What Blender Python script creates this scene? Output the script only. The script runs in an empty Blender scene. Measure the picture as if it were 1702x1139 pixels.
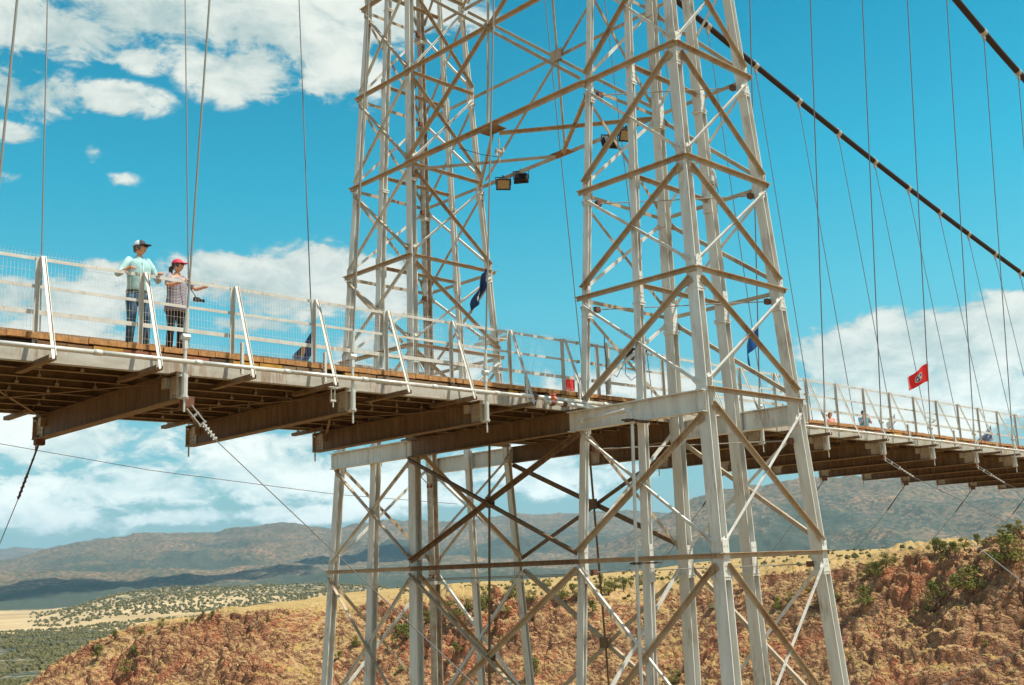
import bpy, bmesh, math, random
import numpy as np
from mathutils import Vector, Matrix, noise as mnoise
from mathutils.bvhtree import BVHTree
random.seed(7)
RNG = np.random.default_rng(11)
D = bpy.data
SC = bpy.context.scene
COL = SC.collection

# ------------------------------------------------------------------ camera
CAM = Vector((-5.6228, -15.1727, -4.5535))
YAW, PITCH, ROLL, FPX = 0.7737, 0.2036, -0.0392, 1817.9
_f = Vector((math.sin(YAW)*math.cos(PITCH), math.cos(YAW)*math.cos(PITCH), math.sin(PITCH)))
_r = Vector((math.cos(YAW), -math.sin(YAW), 0))
_u = _r.cross(_f)
CR = _r*math.cos(ROLL) + _u*math.sin(ROLL)
CU = -_r*math.sin(ROLL) + _u*math.cos(ROLL)
cd = D.cameras.new("camera"); cam = D.objects.new("camera", cd); COL.objects.link(cam)
cam.matrix_world = Matrix(((CR.x, CU.x, -_f.x, CAM.x), (CR.y, CU.y, -_f.y, CAM.y), (CR.z, CU.z, -_f.z, CAM.z), (0, 0, 0, 1)))
cd.sensor_width = 36.0; cd.lens = FPX/1702*36.0
cd.clip_start = 0.1; cd.clip_end = 60000
SC.camera = cam

# ------------------------------------------------------------------ light
SUN_AZ, SUN_EL = math.radians(-52), math.radians(60)
sdir = Vector((math.cos(SUN_EL)*math.cos(SUN_AZ), math.cos(SUN_EL)*math.sin(SUN_AZ), math.sin(SUN_EL)))
sl = D.lights.new("sun", 'SUN'); sl.energy = 4.6; sl.angle = math.radians(0.55); sl.color = (1.0, 0.93, 0.80)
so = D.objects.new("sun", sl); COL.objects.link(so); so.location = (0, -30, 60)
so.rotation_euler = sdir.to_track_quat('Z', 'Y').to_euler()
SC.view_settings.view_transform = 'Standard'; SC.view_settings.look = 'None'
SC.view_settings.exposure = 0.46; SC.view_settings.gamma = 1.0
SC.cycles.max_bounces = 6; SC.cycles.diffuse_bounces = 3; SC.cycles.volume_bounces = 0
SC.cycles.use_denoising = True

world = D.worlds.new("World"); SC.world = world; world.use_nodes = True
WT = world.node_tree; WT.nodes.clear(); WL = WT.links
def wn(t, **k):
    n = WT.nodes.new(t)
    for a, b in k.items(): setattr(n, a, b)
    return n
def wmath(op, a, b=None, c=None, clamp=False):
    n = wn('ShaderNodeMath', operation=op, use_clamp=clamp)
    for i, v in enumerate((a, b, c)):
        if v is None: continue
        if isinstance(v, (int, float)): n.inputs[i].default_value = v
        else: WL.new(v, n.inputs[i])
    return n.outputs[0]
def wmap(v, a, b, c, d, smooth=True):
    n = wn('ShaderNodeMapRange'); n.interpolation_type = 'SMOOTHSTEP' if smooth else 'LINEAR'
    WL.new(v, n.inputs[0])
    for i, q in enumerate((a, b, c, d)): n.inputs[1+i].default_value = q
    return n.outputs[0]
sky = wn('ShaderNodeTexSky'); sky.sky_type = 'NISHITA'; sky.sun_disc = False
sky.sun_elevation = SUN_EL
sky.sun_rotation = math.atan2(sdir.x, sdir.y)
sky.air_density = 1.0; sky.dust_density = 0.6; sky.ozone_density = 1.0; sky.altitude = 1900
geo = wn('ShaderNodeTexCoord')
DIR = geo.outputs['Generated']
sep = wn('ShaderNodeSeparateXYZ'); WL.new(DIR, sep.inputs[0])
az = wmath('MULTIPLY', wmath('ARCTAN2', sep.outputs[1], sep.outputs[0]), 180/math.pi)
el = wmath('MULTIPLY', wmath('ARCSINE', sep.outputs[2]), 180/math.pi)
# clouds: azimuth, elevation, half width, half height (degrees), weight
CLOUDS = [(69.58, 26.37, 5.91, 1.59, 1), (64.84, 27.64, 6.77, 2.12, 1), (58.48, 27.75, 5.98, 2.82, 1.05), (60.07, 25.35, 3.52, 1.76, 1), (70.84, 23.44, 4.23, 1.41, 1), (66.51, 23.52, 3.08, 0.99, 0.9), (71.28, 21.29, 1.7, 0.88, 0.8), (67.59, 21.27, 0.83, 1.2, 0.42), (66.07, 19.67, 1.5, 0.56, 0.42), (54.7, 25.89, 2.75, 2.47, 1), (52.14, 28.56, 4.82, 2.47, 1), (48.05, 28.55, 3.21, 1.41, 0.8), (65.38, 25.62, 2.15, 0.88, 0.8), (71.72, 19.42, 1.5, 0.49, 0.55), (58.7, 14.62, 4.74, 1.94, 1), (55.57, 15.43, 4.03, 1.76, 1), (61.46, 15.16, 2.93, 1.76, 0.95), (68.68, 13.65, 6.9, 1.48, 1.05), (69.69, 11.85, 5.77, 1.13, 0.95), (66.2, 15.11, 2.19, 0.88, 0.75), (53.03, 14.65, 2.92, 1.76, 0.9), (58.99, 12.77, 3.26, 0.88, 0.85), (55.24, 17.13, 1.11, 0.49, 0.42), (68.92, 6.82, 7.11, 1.69, 0.95), (69.3, 3.39, 6.01, 1.48, 0.85), (64.16, 4.76, 8.5, 1.34, 0.9), (58.93, 5.28, 5.67, 1.84, 1), (56.83, 6.77, 3.55, 0.85, 0.8), (61.26, 3.14, 11.31, 0.64, 0.7), (50.67, 4.61, 7.79, 1.34, 0.85), (52.52, 5.75, 4.61, 0.92, 0.85), (49.26, 10.82, 2.52, 1.24, 0.85), (53.07, 11.21, 2.16, 1.41, 0.8), (44.39, 5.0, 6.73, 1.55, 0.85), (40.65, 4.53, 3.9, 1.34, 0.8), (41.96, 9.44, 2.86, 0.99, 0.75), (26.62, 9.7, 5.37, 2.19, 1.15), (28.98, 9.47, 2.51, 1.76, 1), (24.07, 9.74, 4.3, 2.12, 1.15), (21.33, 9.72, 3.94, 2.12, 1.1), (20.21, 11.17, 2.16, 0.88, 0.95), (25.99, 7.56, 8.19, 2.12, 1.1), (21.69, 11.22, 1.8, 1.06, 0.9), (37.25, 9.02, 3.22, 0.99, 0.8), (33.9, 8.18, 2.14, 1.06, 0.8), (20.56, 7.33, 2.14, 1.06, 0.6)]
cmb = wn('ShaderNodeCombineXYZ'); WL.new(az, cmb.inputs[0]); WL.new(el, cmb.inputs[1])
nmap = wn('ShaderNodeMapping'); nmap.inputs['Scale'].default_value = (1, 1, 1.9); WL.new(DIR, nmap.inputs[0])
nz = wn('ShaderNodeTexNoise'); nz.inputs['Scale'].default_value = 9; nz.inputs['Detail'].default_value = 9
nz.inputs['Roughness'].default_value = 0.56; nz.inputs['Distortion'].default_value = 0.25
WL.new(nmap.outputs[0], nz.inputs['Vector'])
nz2 = wn('ShaderNodeTexNoise'); nz2.inputs['Scale'].default_value = 26; nz2.inputs['Detail'].default_value = 10; nz2.inputs['Roughness'].default_value = 0.66; nz2.inputs['Distortion'].default_value = 0.5
WL.new(nmap.outputs[0], nz2.inputs['Vector'])
tot = None; low = None
for (a, e, sa, se, w) in CLOUDS:
    s = wn('ShaderNodeVectorMath', operation='SUBTRACT'); WL.new(cmb.outputs[0], s.inputs[0]); s.inputs[1].default_value = (a, e, 0)
    m = wn('ShaderNodeVectorMath', operation='MULTIPLY'); WL.new(s.outputs[0], m.inputs[0]); m.inputs[1].default_value = (1/sa, 1/se, 0)
    l = wn('ShaderNodeVectorMath', operation='LENGTH'); WL.new(m.outputs[0], l.inputs[0])
    v = wmap(l.outputs['Value'], 0.1, 1.45, w, 0.0, False)
    tot = v if tot is None else wmath('MAXIMUM', tot, v)
# scattered fair-weather cloud over the rest of the sky
nz3 = wn('ShaderNodeTexNoise'); nz3.inputs['Scale'].default_value = 2.6; nz3.inputs['Detail'].default_value = 3; WL.new(DIR, nz3.inputs['Vector'])
away = wmath('MAXIMUM', wmap(el, 31, 40, 0, 1), wmath('MAXIMUM', wmap(az, 18, 8, 0, 1), wmap(az, 76, 86, 0, 1)))
tot = wmath('MAXIMUM', tot, wmath('MULTIPLY', away, wmap(nz3.outputs[0], 0.44, 0.62, 0.0, 1.1)))
puff = wmath('ADD', wmath('MULTIPLY', wmath('SUBTRACT', nz.outputs[0], 0.48), 2.2), wmath('MULTIPLY', wmath('SUBTRACT', nz2.outputs[0], 0.48), 1.35))
dens = wmath('ADD', tot, wmath('MULTIPLY', puff, wmath('MULTIPLY', tot, 2.4, clamp=True)))
mask = wmap(dens, 0.31, 0.64, 0.0, 0.98)
thick = wmap(dens, 0.3, 0.8, 0.35, 1.0)
shade = wmap(puff, -0.45, 0.5, 0.0, 1.0)
SKYGAIN = wn('ShaderNodeValToRGB'); WL.new(wmath('DIVIDE', el, 60.0), SKYGAIN.inputs[0])
GS = [(0.0, (0.56, 0.66, 0.58)), (0.05, (0.50, 0.70, 0.60)), (0.12, (0.50, 0.96, 0.80)), (0.22, (0.36, 1.30, 1.02)), (0.33, (0.10, 1.33, 1.13)), (0.48, (0.0, 1.10, 1.02)), (0.72, (0.6, 1.3, 1.2)), (1.0, (1.0, 1.1, 1.0))]
_cr = SKYGAIN.color_ramp; _cr.elements[0].position = 0; _cr.elements[0].color = (*GS[0][1], 1); _cr.elements[1].position = 1; _cr.elements[1].color = (*GS[-1][1], 1)
for _p, _c in GS[1:-1]:
    _e = _cr.elements.new(_p); _e.color = (*_c, 1)
tint = wn('ShaderNodeMix', data_type='RGBA', blend_type='MULTIPLY'); tint.inputs[0].default_value = 1.0
WL.new(sky.outputs[0], tint.inputs[6]); WL.new(SKYGAIN.outputs[0], tint.inputs[7])
skyb = wn('ShaderNodeVectorMath', operation='SCALE'); WL.new(tint.outputs[2], skyb.inputs[0]); skyb.inputs[3].default_value = 0.11
cc = wn('ShaderNodeMix', data_type='RGBA'); WL.new(wmath('MULTIPLY', shade, thick), cc.inputs[0])
cc.inputs[6].default_value = (0.34, 0.44, 0.43, 1); cc.inputs[7].default_value = (0.68, 0.70, 0.64, 1)
ccs = wn('ShaderNodeVectorMath', operation='SCALE'); WL.new(cc.outputs[2], ccs.inputs[0]); WL.new(wmap(el, 1, 13, 1.75, 1.0), ccs.inputs[3])
mx = wn('ShaderNodeMix', data_type='RGBA'); WL.new(mask, mx.inputs[0]); WL.new(skyb.outputs[0], mx.inputs[6]); WL.new(ccs.outputs[0], mx.inputs[7])
bg = wn('ShaderNodeBackground'); WL.new(mx.outputs[2], bg.inputs[0]); bg.inputs[1].default_value = 1.0
wo = wn('ShaderNodeOutputWorld'); WL.new(bg.outputs[0], wo.inputs[0])

# ------------------------------------------------------------------ materials
def mat(name, col, rough=0.6, metal=0.0, var=0.0, vscale=3.0, col2=None, bump=0.0, bscale=40.0, spec=None, stretch=None, detail=6):
    m = D.materials.new(name); m.use_nodes = True; t = m.node_tree; b = t.nodes['Principled BSDF']
    b.inputs['Base Color'].default_value = (*col, 1); b.inputs['Roughness'].default_value = rough; b.inputs['Metallic'].default_value = metal
    if spec is not None: b.inputs['Specular IOR Level'].default_value = spec
    tc = t.nodes.new('ShaderNodeTexCoord'); mp = t.nodes.new('ShaderNodeMapping'); t.links.new(tc.outputs['Object'], mp.inputs[0])
    if stretch: mp.inputs['Scale'].default_value = stretch
    if col2 is not None or var:
        n = t.nodes.new('ShaderNodeTexNoise'); n.inputs['Scale'].default_value = vscale; n.inputs['Detail'].default_value = detail; n.inputs['Roughness'].default_value = 0.65
        t.links.new(mp.outputs[0], n.inputs['Vector'])
        r = t.nodes.new('ShaderNodeValToRGB'); r.color_ramp.elements[0].position = 0.36; r.color_ramp.elements[1].position = 0.68
        c2 = col2 if col2 is not None else tuple(max(0, c*(1-var)) for c in col)
        r.color_ramp.elements[0].color = (*c2, 1); r.color_ramp.elements[1].color = (*col, 1)
        t.links.new(n.outputs[0], r.inputs[0]); t.links.new(r.outputs[0], b.inputs['Base Color'])
    if bump:
        n = t.nodes.new('ShaderNodeTexNoise'); n.inputs['Scale'].default_value = bscale; n.inputs['Detail'].default_value = 5
        t.links.new(mp.outputs[0], n.inputs['Vector'])
        bp = t.nodes.new('ShaderNodeBump'); bp.inputs['Strength'].default_value = bump; bp.inputs['Distance'].default_value = 0.01
        t.links.new(n.outputs[0], bp.inputs['Height']); t.links.new(bp.outputs[0], b.inputs['Normal'])
    return m
M = {}
M['steel'] = mat('silver_paint', (0.74, 0.75, 0.705), 0.48, 0.0, col2=(0.58, 0.56, 0.50), vscale=5, bump=0.15, bscale=30, stretch=(1, 1, 0.16))
M['brace'] = mat('shade_browned_silver_paint', (0.50, 0.415, 0.30), 0.5, 0.0, col2=(0.37, 0.275, 0.175), vscale=3.0, bump=0.15, bscale=30)  # same silver paint, with shade and warm ground bounce put into the colour
M['rusty_shaded_steel'] = mat('dirty_shaded_silver_paint', (0.22, 0.145, 0.075), 0.65, 0.0, col2=(0.12, 0.065, 0.03), vscale=2.0, stretch=(2, 6, 0.6), bump=0.2, bscale=20)  # rust and dirt on floor steel; deck shade painted into the girder middles
M['fence'] = mat('galvanised_fence', (0.66, 0.64, 0.585), 0.5, 0.1, col2=(0.54, 0.50, 0.43), vscale=5)
M['fascia'] = mat('edge_channel_paint', (0.52, 0.50, 0.44), 0.6, 0.0, col2=(0.38, 0.345, 0.28), vscale=2.5, stretch=(.6, 1, 3))
M['wire'] = mat('galvanised_wire', (0.75, 0.68, 0.60), 0.5, 0.1)
M['pipe'] = mat('galvanised_pipe', (0.70, 0.71, 0.66), 0.42, 0.2, col2=(0.58, 0.56, 0.50), vscale=4)
M['rope'] = mat('wire_rope', (0.22, 0.22, 0.205), 0.5, 0.4, col2=(0.2, 0.18, 0.16), vscale=15)
M['ropelight'] = mat('bright_wire_rope', (0.30, 0.29, 0.26), 0.5, 0.2)
M['cable'] = mat('bitumen_cable', (0.018, 0.009, 0.008), 0.7, 0.0, col2=(0.012, 0.007, 0.007), vscale=2)
M['clamp'] = mat('cable_clamp', (0.66, 0.65, 0.60), 0.5, 0.2, col2=(0.35, 0.28, 0.2), vscale=12)
M['mottled'] = mat('mottled_shaded_paint', (0.56, 0.52, 0.45), 0.6, 0.0, col2=(0.32, 0.25, 0.18), vscale=5, bump=0.3, bscale=25)  # rust mottling, with the leg's shade darkening put into the base colour
M['dark'] = mat('dark_steel', (0.05, 0.035, 0.028), 0.7, 0.2, col2=(0.12, 0.07, 0.045), vscale=6)
M['black'] = mat('black_plastic', (0.015, 0.015, 0.017), 0.5)
M['rust'] = mat('rusty_bracket', (0.22, 0.09, 0.05), 0.8, 0.1, col2=(0.12, 0.05, 0.03), vscale=20)
M['orange'] = mat('red_orange_fitting', (0.75, 0.16, 0.06), 0.5)
def add_rust(m, col=(0.24, 0.12, 0.055), amt=0.75, scale=3.2):
    """patches and drip streaks of rust on the paint"""
    t = m.node_tree; b = t.nodes['Principled BSDF']; src = b.inputs['Base Color'].links[0].from_socket
    tc = t.nodes.new('ShaderNodeTexCoord'); mp = t.nodes.new('ShaderNodeMapping'); mp.inputs['Scale'].default_value = (1.6, 1.6, 0.22); t.links.new(tc.outputs['Object'], mp.inputs[0])
    n1 = t.nodes.new('ShaderNodeTexNoise'); n1.inputs['Scale'].default_value = scale*3; n1.inputs['Detail'].default_value = 8; n1.inputs['Roughness'].default_value = .75; t.links.new(mp.outputs[0], n1.inputs['Vector'])
    n2 = t.nodes.new('ShaderNodeTexNoise'); n2.inputs['Scale'].default_value = scale*.35; n2.inputs['Detail'].default_value = 3; t.links.new(tc.outputs['Object'], n2.inputs['Vector'])
    mu = t.nodes.new('ShaderNodeMath'); mu.operation = 'MULTIPLY'; t.links.new(n1.outputs[0], mu.inputs[0]); t.links.new(n2.outputs[0], mu.inputs[1])
    mr = t.nodes.new('ShaderNodeMapRange'); t.links.new(mu.outputs[0], mr.inputs[0])
    for i, q in enumerate((0.29, 0.38, 0.0, amt)): mr.inputs[1+i].default_value = q
    mx_ = t.nodes.new('ShaderNodeMix'); mx_.data_type = 'RGBA'; t.links.new(mr.outputs[0], mx_.inputs[0]); t.links.new(src, mx_.inputs[6]); mx_.inputs[7].default_value = (*col, 1); t.links.new(mx_.outputs[2], b.inputs['Base Color'])
add_rust(M['steel'], amt=.5); add_rust(M['brace'], amt=.7); add_rust(M['fascia'], amt=.7); add_rust(M['mottled'], amt=.9); add_rust(M['fence'], amt=.45); add_rust(M['pipe'], amt=.35)
def lens_mat():
    m = mat('floodlight_lens', (0.50, 0.42, 0.26), 0.35, 0.1, col2=(0.32, 0.25, 0.14), vscale=25); return m
M['lens'] = lens_mat()
def wood_mat(name, island=True):
    m = D.materials.new(name); m.use_nodes = True; t = m.node_tree; b = t.nodes['Principled BSDF']; b.inputs['Roughness'].default_value = 0.85
    g = t.nodes.new('ShaderNodeNewGeometry'); tc = t.nodes.new('ShaderNodeTexCoord'); mp = t.nodes.new('ShaderNodeMapping'); mp.inputs['Scale'].default_value = (3, 3, 14)
    t.links.new(tc.outputs['Object'], mp.inputs[0])
    n = t.nodes.new('ShaderNodeTexNoise'); n.inputs['Scale'].default_value = 4; n.inputs['Detail'].default_value = 7; n.inputs['Roughness'].default_value = 0.7
    t.links.new(mp.outputs[0], n.inputs['Vector'])
    r = t.nodes.new('ShaderNodeValToRGB'); cr = r.color_ramp
    cr.interpolation = 'CONSTANT'
    pts = [(0.0, (0.22, 0.11, 0.05)), (0.20, (0.34, 0.18, 0.07)), (0.36, (0.12, 0.062, 0.035)), (0.48, (0.40, 0.22, 0.08)), (0.60, (0.24, 0.12, 0.055)), (0.70, (0.62, 0.32, 0.055)), (0.90, (0.50, 0.16, 0.07))]
    cr.elements[0].position = 0; cr.elements[0].color = (*pts[0][1], 1); cr.elements[1].position = pts[1][0]; cr.elements[1].color = (*pts[1][1], 1)
    for p, c in pts[2:]:
        e = cr.elements.new(p); e.color = (*c, 1)
    t.links.new(g.outputs['Random Per Island'], r.inputs[0])
    mixn = t.nodes.new('ShaderNodeMix'); mixn.data_type = 'RGBA'; mixn.blend_type = 'MULTIPLY'; mixn.inputs[0].default_value = 0.75
    r2 = t.nodes.new('ShaderNodeValToRGB'); r2.color_ramp.elements[0].position = 0.3; r2.color_ramp.elements[0].color = (0.45, 0.4, 0.36, 1); r2.color_ramp.elements[1].position = 0.65; r2.color_ramp.elements[1].color = (1.15, 1.1, 1.0, 1)
    t.links.new(n.outputs[0], r2.inputs[0]); t.links.new(r.outputs[0], mixn.inputs[6]); t.links.new(r2.outputs[0], mixn.inputs[7])
    t.links.new(mixn.outputs[2], b.inputs['Base Color'])
    return m
M['wood'] = wood_mat('weathered_timber')
M['deckwood'] = mat('deck_planks', (0.56, 0.28, 0.095), 0.85, 0, col2=(0.30, 0.14, 0.05), vscale=3, stretch=(8, 0.5, 4))
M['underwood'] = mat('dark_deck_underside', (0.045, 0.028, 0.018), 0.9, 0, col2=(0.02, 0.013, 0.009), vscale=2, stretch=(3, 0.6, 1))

# ------------------------------------------------------------------ object helpers
def tag(o, label=None, cat=None, group=None, kind=None):
    if label: o['label'] = label
    if cat: o['category'] = cat
    if group: o['group'] = group
    if kind: o['kind'] = kind
    return o
def empty(name, loc=(0, 0, 0), parent=None):
    o = D.objects.new(name, None); COL.objects.link(o); o.location = loc; o.empty_display_size = 0.3
    if parent: o.parent = parent
    return o
class MB:
    """collects faces; build() links them as one mesh object"""
    def __init__(s): s.v = []; s.f = []; s.m = []
    def add(s, vs, fs, mi=0):
        b = len(s.v); s.v += [tuple(v) for v in vs]; s.f += [tuple(b+i for i in f) for f in fs]; s.m += [mi]*len(fs); return s
    def prism(s, prof, p0, p1, ux, uy, mi=0, cap=True):
        p0 = Vector(p0); p1 = Vector(p1); n = len(prof)
        vs = [p0+ux*a+uy*b for a, b in prof] + [p1+ux*a+uy*b for a, b in prof]
        fs = [(i, (i+1) % n, n+(i+1) % n, n+i) for i in range(n)]
        if cap: fs += [tuple(range(n-1, -1, -1)), tuple(range(n, 2*n))]
        return s.add(vs, fs, mi)
    def box(s, c, size, rot=None, mi=0):
        c = Vector(c); x, y, z = (q/2 for q in size); R = rot or Matrix.Identity(3)
        vs = [c + R @ Vector((a*x, b*y, d*z)) for a in (-1, 1) for b in (-1, 1) for d in (-1, 1)]
        return s.add(vs, [(0, 1, 3, 2), (4, 6, 7, 5), (0, 4, 5, 1), (2, 3, 7, 6), (0, 2, 6, 4), (1, 5, 7, 3)], mi)
    def bar(s, p0, p1, w, h, out=Vector((0, 0, 1)), mi=0):
        p0 = Vector(p0); p1 = Vector(p1); d = (p1-p0).normalized(); o = Vector(out); a = d.cross(o)
        if a.length < 1e-5: a = d.cross(Vector((1, 0, 0)))
        a.normalize(); o = a.cross(d)
        return s.prism([(-w/2, -h/2), (w/2, -h/2), (w/2, h/2), (-w/2, h/2)], p0, p1, a, o, mi)
    def angle(s, p0, p1, w, out, t=0.012, flip=False, w2=None, mi=0):
        """L section: one leg in the plane of the truss face, the other standing out along `out` at the upper edge"""
        p0 = Vector(p0); p1 = Vector(p1); d = (p1-p0).normalized(); o = Vector(out); o = (o - d*o.dot(d)).normalized()
        a = o.cross(d)
        if a.z < 0: a = -a
        if flip: a = -a
        w2 = w2 or w; h = w/2
        pr = [(-h, 0), (-h, t), (h-t, t), (h-t, w2), (h, w2), (h, 0)]
        if a.cross(o).dot(d) < 0: pr = pr[::-1]
        return s.prism(pr, p0, p1, a, o, mi)
    def hsec(s, p0, p1, w, dpt, ux, t=0.022, mi=0):
        """wide-flange section; flanges are normal to ux"""
        p0 = Vector(p0); p1 = Vector(p1); d = (p1-p0).normalized(); ux = Vector(ux); ux = (ux-d*ux.dot(d)).normalized(); uy = d.cross(ux)
        a, b, h = dpt/2, w/2, t*0.4
        pr = [(-a, -b), (-a+t, -b), (-a+t, -h), (a-t, -h), (a-t, -b), (a, -b), (a, b), (a-t, b), (a-t, h), (-a+t, h), (-a+t, b), (-a, b)]
        return s.prism(pr, p0, p1, ux, uy, mi)
    def tube(s, pts, r, n=8, mi=0, cap=True):
        pts = [Vector(p) for p in pts]; rs = r if isinstance(r, (list, tuple)) else [r]*len(pts)
        d0 = (pts[1]-pts[0]).normalized(); a = d0.cross(Vector((0, 0, 1)))
        if a.length < 1e-3: a = d0.cross(Vector((1, 0, 0)))
        a.normalize(); vs = []
        for i, p in enumerate(pts):
            d = (pts[min(i+1, len(pts)-1)]-pts[max(i-1, 0)]).normalized()
            a = (a-d*a.dot(d)).normalized(); b = d.cross(a)
            vs += [p+(a*math.cos(2*math.pi*k/n)+b*math.sin(2*math.pi*k/n))*rs[i] for k in range(n)]
        fs = [(i*n+k, i*n+(k+1) % n, (i+1)*n+(k+1) % n, (i+1)*n+k) for i in range(len(pts)-1) for k in range(n)]
        if cap: fs += [tuple(range(n-1, -1, -1)), tuple((len(pts)-1)*n+k for k in range(n))]
        return s.add(vs, fs, mi)
    def bolt(s, c, nrm, r=0.016, h=0.014, mi=0):
        c = Vector(c); nrm = Vector(nrm).normalized(); return s.tube([c, c+nrm*h], r, 6, mi)
    def build(s, name, mats, parent=None, smooth=False, inv=None):
        me = D.meshes.new(name)
        off = None
        if parent is not None:
            off = parent_world(parent); vs = [(x-off.x, y-off.y, z-off.z) for x, y, z in s.v]
        else: vs = s.v
        me.from_pydata(vs, [], s.f)
        ms = mats if isinstance(mats, (list, tuple)) else [mats]
        for m in ms: me.materials.append(M[m] if isinstance(m, str) else m)
        if len(ms) > 1: me.polygons.foreach_set('material_index', s.m)
        if smooth: me.polygons.foreach_set('use_smooth', [True]*len(me.polygons))
        me.update()
        o = D.objects.new(name, me); COL.objects.link(o)
        if parent: o.parent = parent
        return o
def parent_world(p):
    v = Vector((0, 0, 0))
    while p is not None:
        v += p.location; p = p.parent
    return v
ORD = ['first', 'second', 'third', 'fourth', 'fifth', 'sixth', 'seventh', 'eighth', 'ninth', 'tenth', 'eleventh', 'twelfth', 'thirteenth', 'fourteenth', 'fifteenth', 'sixteenth', 'seventeenth', 'eighteenth', 'nineteenth', 'twentieth']
def zd(x): return 0.0091*x - 0.0001954*x*x

# ------------------------------------------------------------------ terrain
_perm = RNG.permutation(256); _perm = np.concatenate([_perm, _perm, _perm])
def perlin(x, y, z):
    xi = np.floor(x).astype(np.int64); yi = np.floor(y).astype(np.int64); zi = np.floor(z).astype(np.int64)
    xf = x-xi; yf = y-yi; zf = z-zi; xi &= 255; yi &= 255; zi &= 255
    u = xf*xf*xf*(xf*(xf*6-15)+10); v = yf*yf*yf*(yf*(yf*6-15)+10); w = zf*zf*zf*(zf*(zf*6-15)+10)
    def g(h, a, b, c):
        h = h & 15; p = np.where(h < 8, a, b); q = np.where(h < 4, b, np.where((h == 12) | (h == 14), a, c))
        return np.where(h & 1, -p, p)+np.where(h & 2, -q, q)
    P = _perm; A = P[xi]+yi; AA = P[A]+zi; AB = P[A+1]+zi; B = P[xi+1]+yi; BA = P[B]+zi; BB = P[B+1]+zi
    L = lambda a, b, t: a+(b-a)*t
    return L(L(L(g(P[AA], xf, yf, zf), g(P[BA], xf-1, yf, zf), u), L(g(P[AB], xf, yf-1, zf), g(P[BB], xf-1, yf-1, zf), u), v),
             L(L(g(P[AA+1], xf, yf, zf-1), g(P[BA+1], xf-1, yf, zf-1), u), L(g(P[AB+1], xf, yf-1, zf-1), g(P[BB+1], xf-1, yf-1, zf-1), u), v), w)
def fbm(x, y, s, o=4, z=0.0, gain=0.5):
    r = 0; a = 1
    for i in range(o):
        r = r+a*perlin(x/s, y/s, np.full_like(x, z+i*7.3)); a *= gain; s /= 2.05
    return r
def ridged(x, y, s, o=4, z=0.0):
    r = 0; a = 1
    for i in range(o):
        r = r+a*(1-np.abs(perlin(x/s, y/s, np.full_like(x, z+i*5.1)))*2); a *= 0.5; s /= 2.1
    return r/1.9-0.5
def blocks(x, y, s, seed):
    """irregular tilted blocks with cracks between (cellular)"""
    gx = np.floor(x/s); gy = np.floor(y/s); best = np.full(x.shape, 1e9); sec = best.copy(); hh = np.zeros_like(x)
    for i in (-1, 0, 1):
        for j in (-1, 0, 1):
            cx = gx+i; cy = gy+j
            h1 = np.sin(cx*127.1+cy*311.7+seed)*43758.5453; h1 -= np.floor(h1)
            h2 = np.sin(cx*269.5+cy*183.3+seed*2)*43758.5453; h2 -= np.floor(h2)
            h3 = np.sin(cx*419.2+cy*371.9+seed*3)*43758.5453; h3 -= np.floor(h3)
            dx = x/s-(cx+h1); dy = y/s-(cy+h2); d = dx*dx+dy*dy
            hgt = h3+(h1-0.5)*dx*1.3+(h2-0.5)*dy*1.3
            nb = d < best; sec = np.where(nb, best, np.minimum(sec, d)); hh = np.where(nb, hgt, hh); best = np.where(nb, d, best)
    crack = np.clip((np.sqrt(sec)-np.sqrt(best))*5, 0, 1)
    return hh-(1-crack)*0.55
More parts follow.
